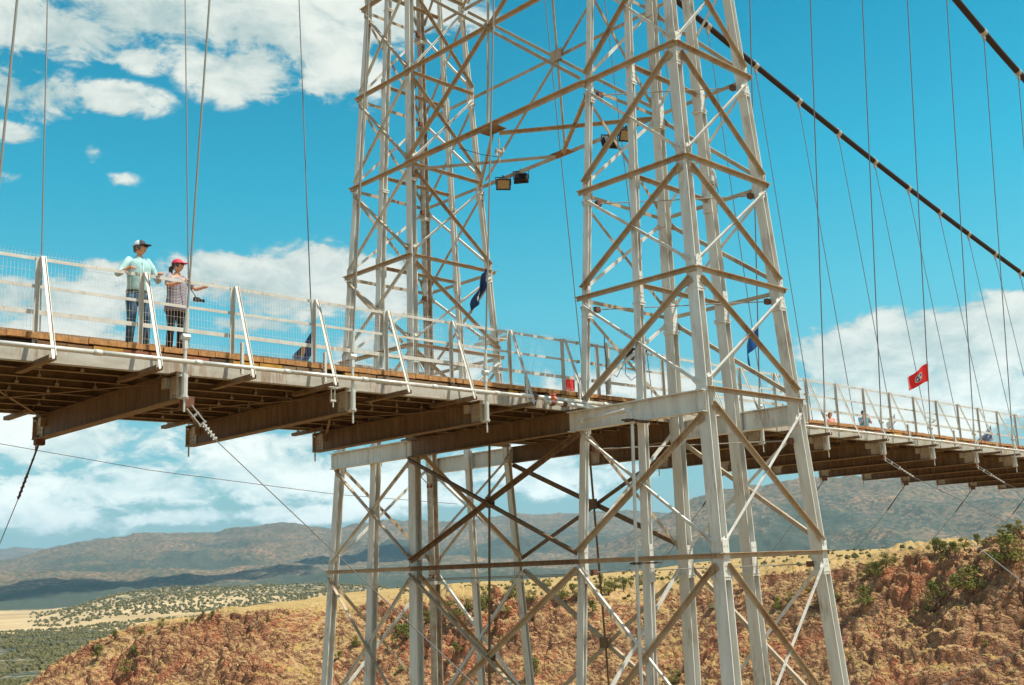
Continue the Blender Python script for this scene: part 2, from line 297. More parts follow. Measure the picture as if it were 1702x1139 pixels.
KN = [
   (85.97, [(0.5, -6.2), (7, -6.6), (13, -12.5), (24, -18), (170.2, -52.2), (198.9, -30.6), (215.1, -29.32), (230.0, -28.36), (260.0, -31.97), (351.0, -47.97), (600, -68)]) ,
   (77.89, [(0.5, -6.2), (7, -6.6), (13, -12.5), (24, -18), (170.2, -52.2), (198.9, -30.6), (215.1, -29.32), (230.0, -28.36), (260.0, -31.97), (351.0, -47.97), (600, -68)]) ,
   (70.73, [(0.5, -6.2), (7, -6.6), (13, -12.5), (24, -18), (170.2, -52.2), (198.9, -30.6), (215.1, -29.32), (230.0, -28.36), (260.0, -31.97), (351.0, -47.97), (600, -68)]) ,
   (68.13, [(0.5, -6.2), (7, -6.6), (13, -12.5), (24, -18), (166.5, -52.3), (194.6, -23.64), (210.4, -20.89), (225.0, -18.67), (255.0, -20.78), (344.2, -36.78), (600, -68)]) ,
   (65.43, [(0.5, -6.2), (7, -6.6), (13, -12.5), (24, -18), (162.8, -39.99), (190.3, -23.92), (205.7, -18.04), (220.0, -13.16), (250.0, -14.55), (337.5, -30.55), (600, -68)]) ,
   (59.77, [(0.5, -6.2), (7, -6.6), (13, -12.5), (24, -18), (151.7, -39.07), (177.3, -23.79), (191.7, -16.38), (205.0, -10.1), (290.0, -11.94), (391.5, -27.94), (600, -68)]) ,
   (55.03, [(0.5, -6.2), (7, -6.6), (13, -12.5), (24, -18), (144.3, -38.35), (168.7, -23.68), (182.3, -16.34), (195.0, -10.14), (420.0, -11.44), (567.0, -27.44), (840.0, -68)]) ,
   (50.77, [(0.5, -6.2), (7, -6.6), (13, -12.5), (24, -18), (136.9, -37.27), (160.0, -23.32), (173.0, -15.71), (185.0, -9.3), (450.0, -10.21), (607.5, -26.21), (900.0, -68)]) ,
   (46.16, [(0.5, -6.2), (7, -6.6), (13, -12.5), (24, -18), (129.5, -36.0), (151.4, -22.82), (163.6, -15.65), (175.0, -9.59), (480.0, -9.83), (648.0, -25.83), (960.0, -68)]) ,
   (38.5, [(0.5, -6.2), (7, -6.6), (13, -12.5), (24, -18), (120.6, -34.23), (141.0, -22.14), (152.4, -14.89), (163.0, -8.76), (480.0, -7.23), (648.0, -23.23), (960.0, -68)]) ,
   (34.01, [(0.5, -6.2), (7, -6.6), (13, -12.5), (24, -18), (113.2, -32.4), (132.3, -21.25), (143.1, -13.73), (153.0, -7.36), (450.0, -3.53), (607.5, -19.53), (900.0, -68)]) ,
   (30.81, [(0.5, -6.2), (7, -6.6), (13, -12.5), (24, -18), (108.8, -31.23), (127.2, -20.66), (137.4, -13.03), (147.0, -6.55), (420.0, -2.79), (567.0, -18.79), (840.0, -68)]) ,
   (28.26, [(0.5, -6.2), (7, -6.6), (13, -12.5), (24, -18), (105.8, -30.37), (123.7, -20.25), (133.7, -12.47), (143.0, -5.88), (400.0, -3.02), (540.0, -19.02), (800.0, -68)]) ,
   (25.79, [(0.5, -6.2), (7, -6.6), (13, -12.5), (24, -18), (103.6, -29.67), (121.1, -19.92), (130.9, -11.57), (140.0, -4.48), (380.0, -3.43), (513.0, -19.43), (760.0, -68)]) ,
   (23.65, [(0.5, -6.2), (7, -6.6), (13, -12.5), (24, -18), (102.1, -29.15), (119.4, -19.65), (129.0, -11.18), (138.0, -3.95), (360.0, -4.05), (486.0, -20.05), (720.0, -68)]) ,
   (21.53, [(0.5, -6.2), (7, -6.6), (13, -12.5), (24, -18), (101.4, -28.76), (118.5, -19.5), (128.1, -10.59), (137.0, -3.0), (350.0, -4.43), (472.5, -20.43), (700.0, -68)]) ,
   (16.69, [(0.5, -6.2), (7, -6.6), (13, -12.5), (24, -18), (101.4, -28.76), (118.5, -19.5), (128.1, -9.9), (137.0, -1.68), (350.0, -4.43), (472.5, -20.43), (700.0, -68)]) ,
   (10.15, [(0.5, -6.2), (7, -6.6), (13, -12.5), (24, -18), (101.4, -28.76), (118.5, -19.5), (128.1, -8.85), (137.0, 0.33), (350.0, -4.43), (472.5, -20.43), (700.0, -68)]) ,
]
def smooth(t): return t*t*(3-2*t)
def knots(azd):
    """radii and heights of the slope profile for an array of azimuths (degrees)"""
    A = np.array([k[0] for k in KN])[::-1]; R = np.array([[q[0] for q in k[1]] for k in KN])[::-1]; Z = np.array([[q[1] for q in k[1]] for k in KN])[::-1]
    return np.stack([np.interp(azd, A, R[:, i]) for i in range(R.shape[1])], 1), np.stack([np.interp(azd, A, Z[:, i]) for i in range(Z.shape[1])], 1)
def grid_mesh(name, X, Y, Z, mats, close=False, fmat=None):
    nr, nc = X.shape; co = np.stack([X, Y, Z], 2).reshape(-1, 3).astype(np.float32)
    i = np.arange(nr-1)[:, None]*nc+np.arange(nc-1)[None, :]
    q = np.stack([i, i+nc, i+nc+1, i+1], 2).reshape(-1, 4)
    if close:
        j = np.arange(nr-1)*nc; q = np.concatenate([q, np.stack([j+nc-1, j+2*nc-1, j+nc, j], 1)])
    me = D.meshes.new(name); me.vertices.add(len(co)); me.vertices.foreach_set('co', co.ravel())
    me.loops.add(q.size); me.loops.foreach_set('vertex_index', q.ravel().astype(np.int32))
    me.polygons.add(len(q)); me.polygons.foreach_set('loop_start', np.arange(0, q.size, 4, dtype=np.int32)); me.polygons.foreach_set('loop_total', np.full(len(q), 4, dtype=np.int32))
    for m in mats: me.materials.append(m)
    me.update(calc_edges=True); me.validate()
    o = D.objects.new(name, me); COL.objects.link(o); return o

# azimuth samples: dense where the hillside is seen, coarse elsewhere
azs = np.concatenate([np.linspace(-150, 12, 60)[:-1], np.linspace(12, 80, 1050), np.linspace(80, 210, 50)[1:-1]])
KR, KZ = knots(azs)
segs = [(0, 1, 3), (1, 2, 6), (2, 3, 8), (3, 4, 26), (4, 5, 46), (5, 6, 70), (6, 7, 86), (7, 8, 60), (8, 9, 12), (9, 10, 14)]
rows_r = []; rows_z = []; rows_k = []
for a, b, n in segs:
    for t in np.arange(n)/n:
        tt = t**1.6 if a == 7 else t
        rows_r.append(KR[:, a]*(1-tt)+KR[:, b]*tt); rows_z.append(KZ[:, a]*(1-smooth(tt) if a in (8, 9) else 1-tt)+KZ[:, b]*(smooth(tt) if a in (8, 9) else tt)); rows_k.append(np.full(len(azs), a+tt))
rows_r.append(KR[:, 10]); rows_z.append(KZ[:, 10]); rows_k.append(np.full(len(azs), 10.0))
Rr = np.array(rows_r); Zr = np.array(rows_z); Kk = np.array(rows_k)
ca = np.cos(np.radians(azs))[None, :]; sa = np.sin(np.radians(azs))[None, :]
# wobble the radii so that ledges and the rim are not laid out in circles
wob = fbm(Rr*ca/1.0, Rr*sa/1.0, 30, 3, 3.0)*np.clip((Kk-3.2)/1.5, 0, 1)*np.clip((8-Kk)/1.0, 0, 1)*4.0
GX = CAM.x+(Rr+wob)*ca; GY = CAM.y+(Rr+wob)*sa; GZ = Zr.copy()
face = np.clip((Kk-3.3)/0.7, 0, 1)*np.clip((7.45-Kk)/0.5, 0, 1)
rimw = np.exp(-((Kk-7.0)/0.22)**2)
soilpatch = np.clip(fbm(GX, GY, 26, 3, 9.0)*2.2+0.35, 0, 1)          # smoother sandy chutes between outcrops
rocky = face*(0.25+0.75*soilpatch)
sc = np.clip(Rr/150, 0.5, 1.5)
GZ += rocky*((fbm(GX, GY, 15, 5, 1.0, 0.55)*2.6-.45)*sc*(1-.6*rimw)-.9*rimw) + rocky*blocks(GX+2*perlin(GX/3, GY/3, GX*0), GY, 4.2, 1.7)*0.80*sc*(1-0.6*rimw)
GZ += rocky*blocks(GX, GY+0.8*perlin(GX, GY, GX*0), 1.9, 4.1)*0.66*sc+(0.3+0.7*rocky)*blocks(GX+.3*GY, GY-.3*GX, 0.85, 7.7)*0.36*sc*face
GZ += rocky*blocks((GX*.8+GY*.6)*.55, GY*.8-GX*.6, 7.5, 2.9)*1.25*sc*(1-.7*rimw) + face*fbm(GX, GY, 1.3, 3, 4.0)*0.30
# strata ledges
GZ += rocky*0.75*np.clip(fbm(GX, GY, 7, 3, 31.0)*2+.35, 0, 1)*np.abs(((GZ*0.42+GX*0.11+fbm(GX, GY, 10, 3, 6.0)*1.6) % 1.0)-0.5)*2
plate = np.clip((Kk-7.0)/0.2, 0, 1)*np.clip((10-Kk)/1.0, 0, 1)
GZ += plate*(fbm(GX, GY, 60, 4, 2.0)*0.9+fbm(GX, GY, 6, 3, 2.0)*0.12)
crest_bumps = np.exp(-((Kk-7.0)/0.12)**2)
GZ += crest_bumps*fbm(GX, GY, 12, 4, 8.0)*1.1

def terr_mat(name, kind):
    m = D.materials.new(name); m.use_nodes = True; t = m.node_tree; b = t.nodes['Principled BSDF']; b.inputs['Roughness'].default_value = 0.95; b.inputs['Specular IOR Level'].default_value = 0.1
    L = t.links; N = t.nodes.new
    tc = N('ShaderNodeTexCoord'); g = N('ShaderNodeNewGeometry')
    def noise(s, d=6, r=0.6, st=None):
        n = N('ShaderNodeTexNoise'); n.inputs['Scale'].default_value = s; n.inputs['Detail'].default_value = d; n.inputs['Roughness'].default_value = r
        if st:
            mp = N('ShaderNodeMapping'); mp.inputs['Scale'].default_value = st; L.new(tc.outputs['Object'], mp.inputs[0]); L.new(mp.outputs[0], n.inputs['Vector'])
        else: L.new(tc.outputs['Object'], n.inputs['Vector'])
        return n.outputs[0]
    def ramp(v, stops):
        r = N('ShaderNodeValToRGB'); L.new(v, r.inputs[0]); cr = r.color_ramp
        cr.elements[0].position = stops[0][0]; cr.elements[0].color = (*stops[0][1], 1); cr.elements[1].position = stops[-1][0]; cr.elements[1].color = (*stops[-1][1], 1)
        for p, c in stops[1:-1]:
            e = cr.elements.new(p); e.color = (*c, 1)
        return r.outputs[0]
    def mp_(v, a, b_, c=0.0, d=1.0):
        n = N('ShaderNodeMapRange'); L.new(v, n.inputs[0])
        for i, q in enumerate((a, b_, c, d)): n.inputs[1+i].default_value = q
        return n.outputs[0]
    def mix(f, a, c):
        n = N('ShaderNodeMix'); n.data_type = 'RGBA'
        if isinstance(f, float): n.inputs[0].default_value = f
        else: L.new(f, n.inputs[0])
        for v, i in ((a, 6), (c, 7)):
            if isinstance(v, tuple): n.inputs[i].default_value = (*v, 1)
            else: L.new(v, n.inputs[i])
        return n.outputs[2]
    def mth(op, a, c):
        n = N('ShaderNodeMath'); n.operation = op; n.use_clamp = True
        for i, v in enumerate((a, c)):
            if isinstance(v, (float, int)): n.inputs[i].default_value = v
            else: L.new(v, n.inputs[i])
        return n.outputs[0]
    if kind == 'near':
        sx = N('ShaderNodeSeparateXYZ'); L.new(g.outputs['Normal'], sx.inputs[0]); nzv = sx.outputs[2]
        rock = ramp(noise(0.55, 9, 0.7), [(0.27, (0.06, 0.034, 0.026)), (0.42, (0.25, 0.12, 0.068)), (0.56, (0.42, 0.215, 0.115)), (0.72, (0.54, 0.34, 0.20))])
        rock = mix(mp_(noise(0.12, 4), 0.5, 0.62, 0, 0.7), rock, (0.52, 0.185, 0.095))
        soil = ramp(noise(0.35, 8, 0.7), [(0.3, (0.31, 0.19, 0.09)), (0.5, (0.50, 0.32, 0.15)), (0.7, (0.60, 0.42, 0.21))])
        grass = ramp(noise(1.5, 8, 0.75), [(0.35, (0.16, 0.12, 0.035)), (0.5, (0.46, 0.31, 0.10)), (0.68, (0.60, 0.42, 0.15))])
        f = mth('ADD', mp_(nzv, 0.62, 0.88, 0.0, 1.0), mp_(noise(0.9, 6), 0.4, 0.65, -0.35, 0.25))
        c = mix(f, rock, soil)
        c = mix(mth('MULTIPLY', mp_(noise(0.4, 7, 0.7), 0.50, 0.58), mp_(nzv, 0.7, 0.9)), c, grass)
        sc_ = N('ShaderNodeVertexColor'); sc_.layer_name = 'plateau'
        c = mix(sc_.outputs[0], c, ramp(noise(0.16, 9, 0.72, (1, 1, 1)), [(0.32, (0.30, 0.205, 0.085)), (0.5, (0.47, 0.32, 0.13)), (0.7, (0.55, 0.40, 0.19))]))
        L.new(c, b.inputs['Base Color'])
        def vor(s, st, feat='DISTANCE_TO_EDGE'):
            n = N('ShaderNodeTexVoronoi'); n.feature = feat; n.inputs['Scale'].default_value = s; mp = N('ShaderNodeMapping'); mp.inputs['Scale'].default_value = st
            wv = N('ShaderNodeTexNoise'); wv.inputs['Scale'].default_value = 0.6; wv.inputs['Detail'].default_value = 4; L.new(tc.outputs['Object'], wv.inputs['Vector'])
            ad = N('ShaderNodeVectorMath'); ad.operation = 'MULTIPLY_ADD'; L.new(wv.outputs['Color'], ad.inputs[0]); ad.inputs[1].default_value = (2.2, 2.2, 2.2); L.new(tc.outputs['Object'], ad.inputs[2])
            L.new(ad.outputs[0], mp.inputs[0]); L.new(mp.outputs[0], n.inputs['Vector']); return n.outputs['Distance']
        def mth2(op, a, c):
            o = mth(op, a, c); o.node.use_clamp = False; return o
        rockmask = mp_(nzv, 0.93, 0.72, 0.15, 1.0)
        c1 = mp_(vor(0.55, (1, 1, 2.2)), 0.0, 0.16, 0, 1); c2 = mp_(vor(1.5, (1, 1, 1.8)), 0.0, 0.2, 0, 1)
        hgt = mth2('ADD', mth2('MULTIPLY', noise(2.2, 8, 0.75), 0.55), mth2('MULTIPLY', noise(0.7, 6, 0.7, (1, 1, 2.5)), 0.8))
        hgt = mth2('ADD', hgt, mth2('MULTIPLY', mth2('ADD', mth2('MULTIPLY', c1, 0.8), mth2('MULTIPLY', c2, 0.35)), rockmask))
        bp = N('ShaderNodeBump'); bp.inputs['Strength'].default_value = 0.85; bp.inputs['Distance'].default_value = 0.6
        L.new(hgt, bp.inputs['Height']); L.new(bp.outputs[0], b.inputs['Normal'])
    else:
        veg = N('ShaderNodeVertexColor'); veg.layer_name = 'cover'; sv = N('ShaderNodeSeparateColor'); L.new(veg.outputs[0], sv.inputs[0])
        base = ramp(noise(0.004, 8, 0.65), [(0.3, (0.36, 0.25, 0.13)), (0.5, (0.50, 0.37, 0.20)), (0.7, (0.60, 0.46, 0.28))])
        mrock = ramp(noise(0.0035, 9, 0.7), [(0.3, (0.16, 0.12, 0.075)), (0.5, (0.25, 0.17, 0.10)), (0.7, (0.44, 0.25, 0.15))])
        c = mix(sv.outputs[1], base, mrock)
        tree = mp_(mth('ADD', noise(0.045, 5, 0.75), mp_(sv.outputs[0], 0, 1, -0.25, 0.225)), 0.44, 0.62)
        c = mix(tree, c, (0.062, 0.078, 0.055))
        L.new(c, b.inputs['Base Color'])
        bp = N('ShaderNodeBump'); bp.inputs['Strength'].default_value = 0.7; bp.inputs['Distance'].default_value = 14
        L.new(noise(0.012, 8, 0.65), bp.inputs['Height']); L.new(bp.outputs[0], b.inputs['Normal'])
    return m
hill = grid_mesh('canyon_slope', GX, GY, GZ, [terr_mat('canyon_rock', 'near')], close=True)
tag(hill, kind='structure')
att = hill.data.color_attributes.new('plateau', 'FLOAT_COLOR', 'POINT')
pv = (np.clip((Kk-7.02)/0.10, 0, 1)*1.0).ravel(); att.data.foreach_set('color', np.repeat(pv[:, None], 4, 1).ravel().astype(np.float32))

# valley floor and mountains: one sheet to the horizon
az2 = np.concatenate([np.linspace(-150, 14, 70)[:-1], np.linspace(14, 78, 720), np.linspace(78, 210, 60)[1:-1]])
k2R, _ = knots(az2)
rv = np.concatenate([np.linspace(0, 1, 70)[:-1]*1.0, np.linspace(1, 3, 230)[:-1], np.linspace(3, 4, 60)])
def radial(t):     # 0..1: hidden edge to 2800 m, 1..3: to 9300, 3..4: to 30 km
    return t
R0 = k2R[:, 10]*0.97
VR = np.empty((len(rv), len(az2)))
for i, t in enumerate(rv):
    if t <= 1: VR[i] = R0*(1-t)+2800*t
    elif t <= 3: VR[i] = 2800+(9300-2800)*((t-1)/2)**1.25
    else: VR[i] = 9300+(23500-9300)*(t-3)**1.6
c2 = np.cos(np.radians(az2))[None, :]; s2 = np.sin(np.radians(az2))[None, :]
VX = CAM.x+VR*c2; VY = CAM.y+VR*s2
A2 = np.broadcast_to(az2[None, :], VR.shape)
M1 = [(77.94, 1.68), (70.78, 1.8), (69.73, 1.86), (68.65, 1.8), (67.57, 1.99), (66.25, 2.19), (64.87, 2.24), (62.67, 1.94), (56.82, 0.86)]
M2 = [(84.05, 0.64), (75.61, 0.95), (70.76, 1.33), (69.16, 1.53), (67.57, 1.91), (65.56, 2.14), (64.18, 2.36), (62.8, 2.41), (61.39, 2.4), (61.01, 2.33), (59.94, 2.45), (58.97, 2.6), (57.27, 2.7), (56.4, 2.52), (55.29, 2.4), (52.57, 2.58), (50.72, 2.58), (48.86, 2.45), (46.99, 2.57), (44.49, 2.66), (42.62, 2.73), (40.14, 2.66), (38.31, 2.43), (32.37, 1.4)]
M3 = [(43.04, 0.49), (40.85, 1.16), (39.58, 1.72), (38.32, 2.21), (37.37, 2.69), (35.81, 3.22), (34.27, 3.66), (32.46, 3.81), (30.39, 3.81), (28.66, 3.83), (26.42, 3.54), (23.7, 3.28), (21.02, 3.1), (13.93, 2.07), (7.88, 0.44)]
def crest(tab, r, a, taper=True):
    x = np.array([q[0] for q in tab])[::-1]; y = np.array([q[1] for q in tab])[::-1]
    e = np.interp(a, x, y); lo, hi = x[0], x[-1]
    e = np.where(a < lo, np.maximum(y[0]-(lo-a)*0.02, 0.5), e); e = np.where(a > hi, np.maximum(y[-1]-(a-hi)*0.02, 0.5), e)
    return CAM.z+r*np.tan(np.radians(e))
VZ = np.full(VR.shape, -68.0)
VZ += (fbm(VX, VY, 500, 4, 1.0)*5-0)*np.clip((VR-700)/900, 0, 1)
# low scrub-covered hill in the valley
hz = np.clip((A2-49)/6, 0, 1)*np.clip((69.5-A2)/5, 0, 1)
hillm = np.exp(-((VR-2650)/620)**2)*smooth(hz)
VZ += hillm*(42+fbm(VX, VY, 260, 4, 5.0)*14)
mount = np.zeros_like(VR)
for tab, rc, rf, pw in ((M3, 5600, 3300, 1.45), (M2, 9000, 4700, 1.5), (M1, 17000, 11000, 1.3)):
    H = crest(tab, rc, A2)
    wv = fbm(VX, VY, 1500, 3, rc*0.01)*350
    s = np.clip((VR+wv*np.clip((rc-VR)/1500, 0, 1)-rf)/(rc-rf), 0, 1); back = np.clip(1-(VR-rc)/(rc*0.28), 0, 1)
    prof = np.where(VR < rc, s**pw, smooth(back))
    er = ridged(VX+fbm(VX, VY, 400, 2)*120, VY, 900 if rc < 8000 else 1300, 6, rc*0.1)
    z = -68+(H+68)*prof+er*np.clip(prof*(1-prof)*4, 0, 1)*0.46*(H+68)*np.clip(1-prof, 0.12, 1)
    z = z+fbm(VX, VY, 420, 5, 3.3, .6)*34*np.clip(prof*3, 0, 1)
    act = H > -20
    VZ = np.where(act, np.maximum(VZ, z), VZ); mount = np.maximum(mount, np.where(act, prof, 0))
valley = grid_mesh('valley_and_mountains', VX, VY, VZ, [terr_mat('far_ground', 'far')], close=True)
tag(valley, kind='structure')
# ground cover: r = how much tree and scrub cover, g = mountain rock instead of valley soil
bn = fbm(VX, VY, 700, 4, 12.0)
cover = np.full(VR.shape, 0.05)
cover = np.where((VR < 1750+bn*160), 0.80, cover)
cover = np.maximum(cover, hillm*0.66)
plainfade = np.clip((VR-3350-bn*260)/250, 0, 1)
cover = np.maximum(cover, plainfade*(1.05-0.15*np.clip(mount*3, 0, 1)))
cover = np.where(mount > 0.10, np.clip(1.02-(mount-0.10)*0.8+bn*0.40, 0.62, 1.1), cover)
cover = np.where((A2 < 52) & (VR < 3600) & (VR > 1750), np.clip(0.25+bn*0.5, 0, 1), cover)
cv = np.stack([np.clip(cover, 0, 1), np.clip(mount*5, 0, 1), cover*0, cover*0+1], 2).reshape(-1, 4).astype(np.float32)
at2 = valley.data.color_attributes.new('cover', 'FLOAT_COLOR', 'POINT'); at2.data.foreach_set('color', cv.ravel())

def bvh_of(o):
    me = o.data; n = len(me.vertices); co = np.empty(n*3, np.float32); me.vertices.foreach_get('co', co)
    q = np.empty(len(me.polygons)*4, np.int32); me.polygons.foreach_get('vertices', q)
    return BVHTree.FromPolygons([Vector(c) for c in co.reshape(-1, 3)], q.reshape(-1, 4).tolist())
HB = bvh_of(hill); VB = bvh_of(valley)

# junipers and bushes on the canyon slope
def leaf_mat(name, c1, c2):
    m = mat(name, c1, 0.85, col2=c2, vscale=1.6, spec=0.1); return m
LEAF = [leaf_mat('juniper_green', (0.27, 0.255, 0.075), (0.15, 0.155, 0.045)), leaf_mat('olive_scrub', (0.36, 0.31, 0.10), (0.21, 0.19, 0.06)), leaf_mat('yellow_green_scrub', (0.33, 0.31, 0.085), (0.18, 0.18, 0.05)), leaf_mat('dry_brown_scrub', (0.26, 0.18, 0.08), (0.13, 0.09, 0.045))]
BARK = mat('grey_bark', (0.16, 0.11, 0.075), 0.9, col2=(0.09, 0.06, 0.04), vscale=6)
def make_crown(seed, dense=420, sparse=False):
    dense = int(dense*2.0)
    rr = random.Random(seed); mb = MB(); lobes = []
    for i in range(rr.randint(9, 13)):
        a = rr.uniform(0, 6.283); q = rr.uniform(0.05, 0.40); hh_ = rr.uniform(0.16, 0.82)
        lobes.append((Vector((math.cos(a)*q*(1.1-hh_*0.55), math.sin(a)*q*(1.1-hh_*0.55), hh_)), rr.uniform(0.13, 0.26)))
    for i in range(dense):
        c, s = rr.choice(lobes); d = Vector((rr.gauss(0, 1), rr.gauss(0, 1), rr.gauss(0, 0.9))).normalized()
        p = c+d*s*(rr.random()**0.35); p.z = max(p.z, 0.03)
        n = (d+Vector((rr.uniform(-.7, .7), rr.uniform(-.7, .7), rr.uniform(-.3, .9)))).normalized()
        a = n.orthogonal().normalized(); b_ = n.cross(a); th = rr.uniform(0, 3.14); u = a*math.cos(th)+b_*math.sin(th); w = n.cross(u)
        l = rr.uniform(0.022, 0.050)*(0.7 if sparse else 1)
        mb.add([p-u*l, p-w*l*0.6+n*l*.2, p+u*l, p+w*l*0.6+n*l*.2], [(0, 1, 2, 3)])
    return mb
crowns = [make_crown(i+3, 520 if i != 3 else 260, i == 3) for i in range(4)]
protos = []
for k in range(4):
    sh = empty('juniper_shrub' if k in (0, 2) else 'scrub_bush')
    cr_ = crowns[k].build('crown', LEAF[k], sh)
    tr = MB(); rr = random.Random(k)
    tr.tube([(0, 0, -0.12), (0.02, 0.01, 0.15), (0.0, 0.03, 0.42)], [0.045, 0.035, 0.012], 6)
    for j in range(4):
        a = rr.uniform(0, 6.28); tr.tube([(0.01, 0.01, 0.08+0.06*j), (math.cos(a)*0.14, math.sin(a)*0.14, 0.30+0.07*j), (math.cos(a)*0.26, math.sin(a)*0.26, 0.48+0.07*j)], [0.02, 0.014, 0.005], 5)
    tr.build('trunk', BARK, sh); protos.append(sh)
def copy_tree(o, parent=None):
    c = o.copy(); COL.objects.link(c)
    if parent: c.parent = parent
    for ch in o.children: copy_tree(ch, c)
    return c
SHRUBS = [(22.17, -0.67, 0.02456, 2, 1675), (25.03, -0.14, 0.01023, 0, 1565), (24.83, -0.06, 0.00921, 0, 1572), (24.41, -0.16, 0.01023, 0, 1588), (23.98, 0.07, 0.00921, 1, 1603), (23.38, 0.22, 0.00921, 0, 1625), (23.07, 0.12, 0.00614, 1, 1637), (26.24, -0.52, 0.0133, 3, 1522), (27.16, -0.43, 0.00767, 1, 1488), (27.63, -0.64, 0.01125, 1, 1472), (28.43, -1.04, 0.01023, 1, 1445), (28.04, -1.14, 0.0133, 0, 1459), (28.88, -1.05, 0.00512, 1, 1429), (25.08, -0.39, 0.00512, 1, 1564), (25.3, -0.13, 0.0133, 0, 1555), (22.22, 0.67, 0.00767, 1, 1667), (21.88, 0.68, 0.00819, 0, 1680), (21.49, 0.72, 0.01023, 1, 1695), (24.68, -1.87, 0.0133, 0, 1585), (23.93, -1.78, 0.01842, 2, 1613), (25.47, -2.46, 0.01842, 0, 1558), (25.83, -2.78, 0.00767, 1, 1546), (28.76, -2.37, 0.01535, 2, 1438), (30.45, -2.13, 0.01535, 2, 1377), (30.77, -2.17, 0.00921, 1, 1366), (26.52, -2.91, 0.00614, 1, 1521), (29.77, -4.97, 0.00563, 1, 1411), (26.76, -3.35, 0.0046, 0, 1514), (23.55, -4.39, 0.0046, 1, 1639), (45.18, -1.78, 0.01023, 1, 884), (46.27, -1.5, 0.01125, 1, 848), (45.66, -1.61, 0.00921, 3, 868), (43.67, -1.74, 0.01535, 1, 933), (43.1, -1.35, 0.00819, 0, 951), (42.84, -1.62, 0.01228, 1, 960), (44.38, -1.06, 0.00819, 1, 909), (41.58, -0.95, 0.00767, 0, 1000), (40.93, -1.31, 0.01125, 1, 1022), (40.47, -1.38, 0.01125, 0, 1037), (40.06, -1.13, 0.00767, 1, 1050), (39.54, -1.06, 0.00767, 1, 1067), (41.24, -1.53, 0.01228, 1, 1012), (46.42, -2.23, 0.00614, 1, 844), (42.11, -2.33, 0.01023, 0, 985), (45.3, -5.41, 0.01637, 0, 885), (32.93, -2.46, 0.01023, 2, 1292), (32.22, -2.25, 0.00921, 1, 1316), (38.14, -5.92, 0.01125, 1, 1124), (30.02, -1.39, 0.00716, 3, 1390), (31.33, -1.72, 0.00614, 1, 1345), (47.39, -1.81, 0.01637, 1, 812), (47.73, -2.01, 0.01023, 2, 801), (48.44, -2.07, 0.01125, 1, 778), (46.05, -1.41, 0.01535, 1, 855), (49.21, -2.45, 0.01637, 1, 753), (50.55, -2.54, 0.01023, 1, 709), (51.69, -3.52, 0.01637, 0, 672), (52.14, -2.92, 0.01023, 1, 657), (51.44, -2.8, 0.0133, 1, 680), (54.13, -3.55, 0.00921, 1, 591), (54.96, -4.06, 0.00614, 0, 563), (49.05, -4.13, 0.01023, 0, 760), (47.13, -3.18, 0.00614, 1, 822), (51.96, -1.33, 0.0046, 0, 662), (53.87, -1.84, 0.00409, 3, 599), (64.73, -3.47, 0.00921, 0, 221), (65.03, -4.22, 0.01125, 1, 209), (66.32, -3.45, 0.01125, 0, 162), (66.5, -3.03, 0.0046, 0, 156), (65.6, -2.56, 0.00665, 0, 190), (64.43, -2.43, 0.00665, 1, 233), (63.45, -2.17, 0.00767, 1, 269), (62.88, -2.37, 0.0046, 0, 289), (62.3, -2.09, 0.0046, 0, 310), (61.55, -1.78, 0.00563, 0, 337), (61.12, -1.8, 0.00563, 0, 352), (62.05, -1.87, 0.00307, 1, 319), (58.46, -2.16, 0.0046, 0, 444), (64.63, -4.16, 0.00819, 3, 224)]
TONE = ['dark green juniper', 'olive scrub bush', 'bright green juniper', 'dry brown bush']
used_proto = [False]*4; places = {}
items = []
for (a, e, sz, k, px) in SHRUBS:
    ar, er_ = math.radians(a), math.radians(e)
    d = Vector((math.cos(er_)*math.cos(ar), math.cos(er_)*math.sin(ar), math.sin(er_)))
    hit = HB.ray_cast(CAM, d, 600); t = 0
    while hit[0] is None and t < 14:
        t += 1; er_ -= 0.0012; d = Vector((math.cos(er_)*math.cos(ar), math.cos(er_)*math.sin(ar), math.sin(er_))); hit = HB.ray_cast(CAM, d, 600)
    if hit[0] is None: continue
    p = hit[0]; dist = (p-CAM).length
    if px < 360: pl = 'on the left canyon rim'
    elif px < 640: pl = 'behind the far tower'
    elif px < 900: pl = 'between the two towers'
    elif px < 1130: pl = 'behind the near tower'
    elif px < 1420: pl = 'right of the near tower'
    elif px < 1600: pl = 'on the right-hand rocks'
    else: pl = 'near the far right crest'
    items.append((px, p, sz*dist, k, pl))
cnt = {}
for px, p, h, k, pl in sorted(items, key=lambda q: q[0]):
    size = 'small' if h < 1.3 else ('tall' if h > 3.2 else 'mid-sized')
    key = (size, k, pl); cnt[key] = cnt.get(key, 0)+1
seen = {}
for px, p, h, k, pl in sorted(items, key=lambda q: q[0]):
    size = 'small' if h < 1.3 else ('tall' if h > 3.2 else 'mid-sized'); key = (size, k, pl); seen[key] = seen.get(key, 0)+1
    s = protos[k] if not used_proto[k] else copy_tree(protos[k]); used_proto[k] = True
    h = h*1.08
    s.location = p+Vector((0, 0, -0.05*h)); w = h*random.uniform(1.05, 1.45); s.scale = (w, w*random.uniform(.9, 1.1), h*1.12); s.rotation_euler = (0, 0, random.uniform(0, 6.28))
    lb = '%s %s %s' % (size, TONE[k], pl)
    if cnt[key] > 1: lb += ', %s from the left' % ORD[seen[key]-1]
    tag(s, lb, 'bush' if k in (1, 3) else 'juniper', 'shrubs growing on the canyon rim')

